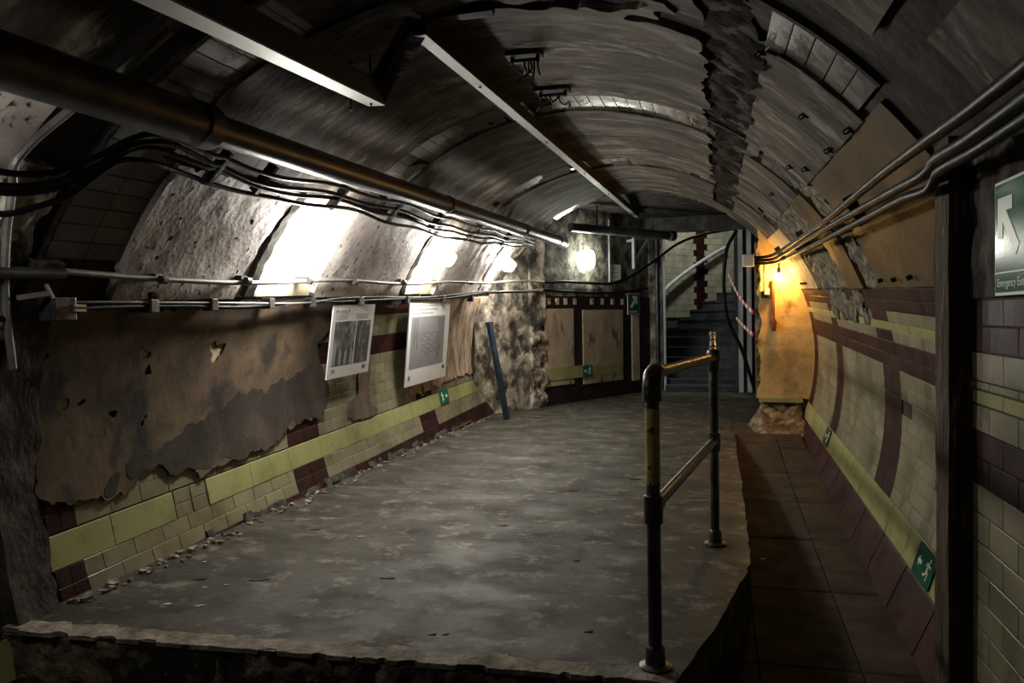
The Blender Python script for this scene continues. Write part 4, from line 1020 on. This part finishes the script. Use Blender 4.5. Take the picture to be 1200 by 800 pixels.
# small running-man plates
def plate_sign(label, c, ux, uy, w, h, flip, m='sign_dark'):
    s_ = thing('exit_plate', label, 'sign', c)
    ux, uy = ux.normalized(), uy.normalized()
    f = sign_frame(s_, ux, uy, c)
    sq(f, -w / 2, w / 2, -h / 2, h / 2, 0, .005).build('face', M[m], s_)
    b = MB()
    for poly in man_parts(h * .8, flip): b.prism([(p + w * .22 * flip, q) for p, q in poly], lambda a, c_, d: f(a, c_, d), .0045, .0062)
    b.build('running_figure', M['sign_white'], s_)
    k = h * .42
    ar = [(-.5, 0), (-.05, .42), (-.05, .16), (.5, .16), (.5, -.16), (-.05, -.16), (-.05, -.42)]
    MB().prism([(p * k * flip - w * .24 * flip, q * k) for p, q in ar], lambda a, c_, d: f(a, c_, d), .0045, .0062).build('arrow', M['sign_white'], s_)
def nrm(th): a = R(th); return Vector((-sin(a), 0, -cos(a))), Vector((cos(a), 0, -sin(a)))
n, t = nrm(107.4)
plate_sign('green running figure plate on the yellow strip low on the right wall', P(107.4, 4.13, 2.005), Vector((0, -1, -SL)), -t, .30, .155, 1)
n, t = nrm(107.3)
plate_sign('tiny faded plate far along the yellow strip of the right wall', P(107.3, 7.55, 2.005), Vector((0, -1, -SL)), -t, .26, .15, 1)
n, t = nrm(-100.6)
plate_sign('small green plate on the yellow strip below the larger board', P(-100.6, 8.35, 2.002), Vector((0, 1, SL)), t, .27, .15, -1, 'sign_green')
plate_sign('small green plate between the two tiled panels of the far wall', FW(1.03, .44, .05), tW, Vector((0, 0, 1)), .23, .17, 1, 'sign_green')
# paper notice
nt = thing('paper_notice', 'white paper notice with three lines on the far wall', 'notice', FW(1.86, 1.79, .02))
f = sign_frame(nt, tW, Vector((0, 0, 1)), FW(1.72, 1.79, .02))
sq(f, 0, .29, 0, .27, 0, .005).build('sheet', M['cream_paint'], nt); nt.children[0].data.materials[0] = M['sign_white']
for i, (a, b_) in enumerate(((.04, .17), (.04, .23), (.06, .18))): sq(f, a, b_, .19 - .06 * i, .205 - .06 * i, .0045, .006).build('printed_line', M['ink_pale'], nt)
# bracket and conduit on the far wall
br = thing('wall_bracket', 'grey triangular steel bracket high on the far wall', 'bracket', FW(2.5, 2.2, .05))
def fb_(u0, v0, u1, v1, w): return MB().bar(FW(u0, v0, .12), FW(u1, v1, .12), w, w, nW)
fb_(2.24, 2.0, 2.24, 2.47, .045).build('upright', M['studs'], br); fb_(2.22, 2.47, 2.84, 2.53, .045).build('top_arm', M['studs'], br); fb_(2.25, 2.12, 2.68, 2.5, .04).build('brace', M['studs'], br)
MB().bar(FW(2.24, 2.45, 0), FW(2.24, 2.45, .13), .04, .04).build('fixing_lug', M['studs'], br)
tag(MB().cyl(FW(1.68, 1.74, .03), FW(1.68, 2.75, .03), .018, 10).build('conduit', M['galv'], loc=FW(1.68, 1.74, .03), smooth=True), 'pale vertical conduit on the far wall left of the notice', 'conduit')
tag(MB().cyl((-.93, 13.40, 0.0), (-.93, 13.40, 2.8), .03, 12).build('standpipe', M['pipe'], loc=(-.93, 13.40, 0), smooth=True), 'dark standpipe beside the pillar left of the stair', 'pipe')

# leaning blue post
lp = thing('blue_post', 'dull blue post leaning against the crumbled end of left wall', 'post', (-2.50, 9.45, 0))
bb = MB(); bb.bar((-2.50, 9.46, .0), (-2.72, 9.52, 1.19), .085, .05); bb.build('shaft', M['blue_paint'], lp, bevel=.008)
MB().bar((-2.717, 9.519, 1.175), (-2.721, 9.521, 1.20), .09, .055).build('end_cap', M['blue_paint'], lp)

# barrier tape -----------------------------------------------------------------------------
def tape(label, pts, w):
    t_ = thing('barrier_tape', label, 'tape', pts[0])
    q = spline(pts, 6); n = len(q)
    for i in range(n - 1):
        a, b_ = q[i], q[i + 1]; up = Vector((0, 0, 1))
        MB().bar(a, b_, .004, w, up).build('band', M['tape_red'] if (i // 1) % 2 else M['tape_white'], t_)
tape('upper red and white barrier tape strung across the stair partition', [(.20, 12.5, 1.84), (.27, 11.8, 1.62), (.35, 11.0, 1.42), (.45, 10.1, 1.26)], .05)
tape('lower short red and white tape at the edge of the end wall', [(.30, 12.0, 1.19), (.37, 11.0, 1.08), (.45, 10.1, .99)], .045)

# handrail -------------------------------------------------------------------------------------
hd = thing('handrail', 'tubular steel handrail with faded yellow paint on the platform edge', 'handrail', (-.217, 2.82, 0))
H = 1.03
p1, p2_, p3 = Vector((-.217, 2.82, 0)), Vector((-.012, 4.42, 0)), Vector((-.025, 8.2, 0))
for i, (p, zt) in enumerate(((p1, 1.0), (p2_, .985), (p3, 1.03))):
    MB().cyl(p, p + Vector((0, 0, zt)), .0245, 16).build('post', M['handrail'], hd, smooth=True)
    MB().lathe(p, [(.058, 0), (.058, .012), (.036, .02), (.034, .075), (.026, .085)], 18).build('base_flange', M['handrail'], hd, smooth=True)
u12 = (p2_ - p1).normalized()
MB().tube(spline([p1 + Vector((0, 0, .95)), p1 + Vector((0, 0, 1.0)), p1 + Vector((0, 0, 1.03)) + u12 * .012, p1 + Vector((0, 0, 1.045)) + u12 * .05, p1 + Vector((0, 0, 1.045)) + u12 * .085], 4), .034, 16).build('elbow', M['handrail'], hd, smooth=True)
MB().tube([p1 + Vector((0, 0, 1.045)) + u12 * .06, p2_ + Vector((0, 0, 1.02)) - u12 * .05, p2_ + Vector((0, 0, 1.02))], .022, 14).build('top_rail', M['handrail'], hd, smooth=True)
MB().lathe(p2_ + Vector((0, 0, .94)), [(.027, 0), (.031, .005), (.031, .05), (.034, .055), (.036, .10), (.03, .118), (.012, .124)], 16).build('elbow', M['handrail'], hd, smooth=True)
MB().tube([p2_ + Vector((0, 0, 1.02)), p3 + Vector((0, 0, 1.055))], .022, 14).build('top_rail', M['handrail'], hd, smooth=True)
MB().lathe(p3 + Vector((0, 0, .98)), [(.027, 0), (.033, .01), (.033, .08), (.022, .1)], 14).build('elbow', M['handrail'], hd, smooth=True)
for y in (5.2, 6.3, 7.4):
    q = (y - 4.42) / (8.2 - 4.42); c = (p2_ + Vector((0, 0, 1.02))).lerp(p3 + Vector((0, 0, 1.055)), q)
    MB().tube([c - Vector((0, .04, 0)), c + Vector((0, .04, 0))], .029, 14).build('rail_coupling', M['handrail'], hd, smooth=True)
MB().tube([p1 + Vector((0, 0, .575)), p2_ + Vector((0, 0, .565))], .022, 14).build('mid_rail', M['handrail'], hd, smooth=True)
MB().tube([p2_ + Vector((0, 0, .565)), p3 + Vector((0, 0, .58))], .022, 14).build('mid_rail', M['handrail'], hd, smooth=True)
for p, z in ((p1, .515), (p2_, .51), (p3, .53)):
    MB().lathe(p + Vector((0, 0, z)), [(.026, 0), (.034, .004), (.034, .1), (.026, .105)], 16).build('collar', M['handrail'], hd, smooth=True)
d = u12; MB().tube([p1 + Vector((0, 0, .575)) + d * .02, p1 + Vector((0, 0, .575)) + d * .075], .029, 14).build('collar', M['handrail'], hd, smooth=True)
b = MB(); n = 20; 
for j, z in enumerate((.66, .70, .80, .90, .925)):
    for k in range(n):
        a = 2 * pi * k / n; zz = z + (.025 * fbm(k * .9, j, 3) if j in (0,) else 0)
        b.v.append(p1 + Vector((.0256 * cos(a), .0256 * sin(a), zz)))
for j in range(4):
    for k in range(n): b.f.append((j * n + k, j * n + (k + 1) % n, (j + 1) * n + (k + 1) % n, (j + 1) * n + k))
b.build('yellow_paint_band', M['paint_yellow'], hd, smooth=True)

# rubble heap under the end wall ------------------------------------------------------------------
hp = sheet('rubble_heap', M['brick_dirty'], None, (.34, .92), (8.75, 9.38), lambda u, v, h: Vector((u, v, wz(v) + h)), cell=.02, thick=.0, relief=.05, rscale=9, seed=151, jit=0)
me = hp.data
for v in me.vertices:
    d = max(0, min(1, (v.co.y - 8.8) / .5)) * max(0, min(1, (v.co.x - .36) / .12))
    v.co.z = wz(v.co.y) - .01 + max(0, (.20 + .10 * fbm(v.co.x * 9, v.co.y * 9, 3)) * d)
hp.location = (0, 0, 0)
hp['kind'] = 'stuff'; tag(hp, 'heap of broken rubble at the foot of the yellow end wall', 'rubble')

# litter ---------------------------------------------------------------------------------------------
def crumple(name, label, c, s, m, cat, seed, flat=.5):
    b = MB(); bm = bmesh.new(); bmesh.ops.create_icosphere(bm, subdivisions=3, radius=1)
    for v in bm.verts:
        q = v.co.copy(); k = 1 + .55 * noise.noise(q * 1.7 + Vector((seed, 0, 0))) + .35 * noise.noise(q * 4 + Vector((0, seed, 0)))
        v.co = Vector((q.x * k * s, q.y * k * s * .8, max(-.3, q.z * k) * s * flat))
    lo = min(v.co.z for v in bm.verts)
    b.v = [Vector(c) + v.co - Vector((0, 0, lo)) for v in bm.verts]; b.f = [tuple(v.index for v in f.verts) for f in bm.faces]
    bm.free()
    return tag(b.build(name, m, loc=c, smooth=True), label, cat)
crumple('crumpled_tissue', 'crumpled white tissue at the foot of the left portal rib', (-2.52, 2.50, -.36), .055, M['paper'], 'litter', 3, .8)
crumple('plaster_lump', 'pale plaster lump below the platform edge right of the tissue', (-2.28, 2.53, -.36), .05, M['concrete_edge'], 'rubble', 8, 1.1)
def scrap(x, y, L, w, ang, m, label, group):
    random.seed(int(x * 1000 + y * 77))
    c = Vector((x, y, .0)); ux = Vector((cos(ang), sin(ang), 0)); uy = Vector((-sin(ang), cos(ang), 0))
    poly = [(-L, -w * .6), (-L * .3, -w), (L * .7, -w * .7), (L, w * .2), (L * .4, w), (-L * .6, w * .8)]
    poly = [(p * random.uniform(.8, 1.1), q * random.uniform(.8, 1.2)) for p, q in poly]
    tag(MB().prism(poly, lambda a, b_, d: c + ux * a + uy * b_ + Vector((0, 0, d + .001 * sin(a * 90))), .0, .004).build('paper_scrap' if m == 'paper' else 'plaster_flake', M[m], loc=c), label, 'litter', group)
for (x, y, L, w, a) in ((-2.38, 3.02, .035, .012, .1), (-2.22, 3.03, .03, .012, .3), (-2.0, 4.2, .022, .012, .2), (-2.35, 3.25, .02, .01, 0), (-2.27, 3.3, .02, .008, .3), (-1.72, 3.9, .012, .008, 0), (-1.85, 3.6, .014, .007, .6), (-2.6, 3.6, .02, .01, .2)):
    scrap(x, y, L * .65, w * .7, a, 'paper', 'small pale paper scrap lying on the platform near the left wall', 'paper scraps on the platform')
random.seed(9)
for (x, y, L, w, a) in ((-2.45, 3.35, .03, .012, .1), (-2.15, 3.4, .05, .015, .3), (-1.55, 3.55, .04, .012, .1), (-2.33, 4.3, .03, .014, .2), (-1.25, 4.6, .03, .012, .3), (-1.0, 5.6, .04, .01, .1), (-.7, 4.0, .02, .01, .4), (-.5, 3.1, .018, .01, .2), (-1.1, 2.95, .016, .012, .3), (-1.05, 2.96, .014, .012, .5), (-.3, 6.3, .05, .012, .1), (-.6, 6.1, .05, .01, .05)):
    scrap(x, y, L, w, a, 'rag', 'small dark flake of dirt lying on the grey platform', 'dark flakes on the platform')
tag(MB().box((.255, 5.0, wz(5.0) + .0), (.28, 5.02, wz(5.0) + .012), .004).build('plaster_chip', M['paper'], loc=(.267, 5.01, wz(5.0))), 'tiny white chip on the walkway paving below the platform edge', 'litter')
b = MB()
for i in range(260):
    y = 2.95 + random.random() ** 1.3 * 6.8; x = -2.86 + abs(random.gauss(0, .06)) + .02
    s_ = random.uniform(.004, .016); b.box((x - s_, y - s_, -.001), (x + s_, y + s_, s_ * 1.1), s_ * .35)
o = b.build('debris', M['concrete_edge'], loc=(-2.8, 5, 0)); o['kind'] = 'stuff'; tag(o, 'scatter of small debris along the foot of the left wall', 'debris')
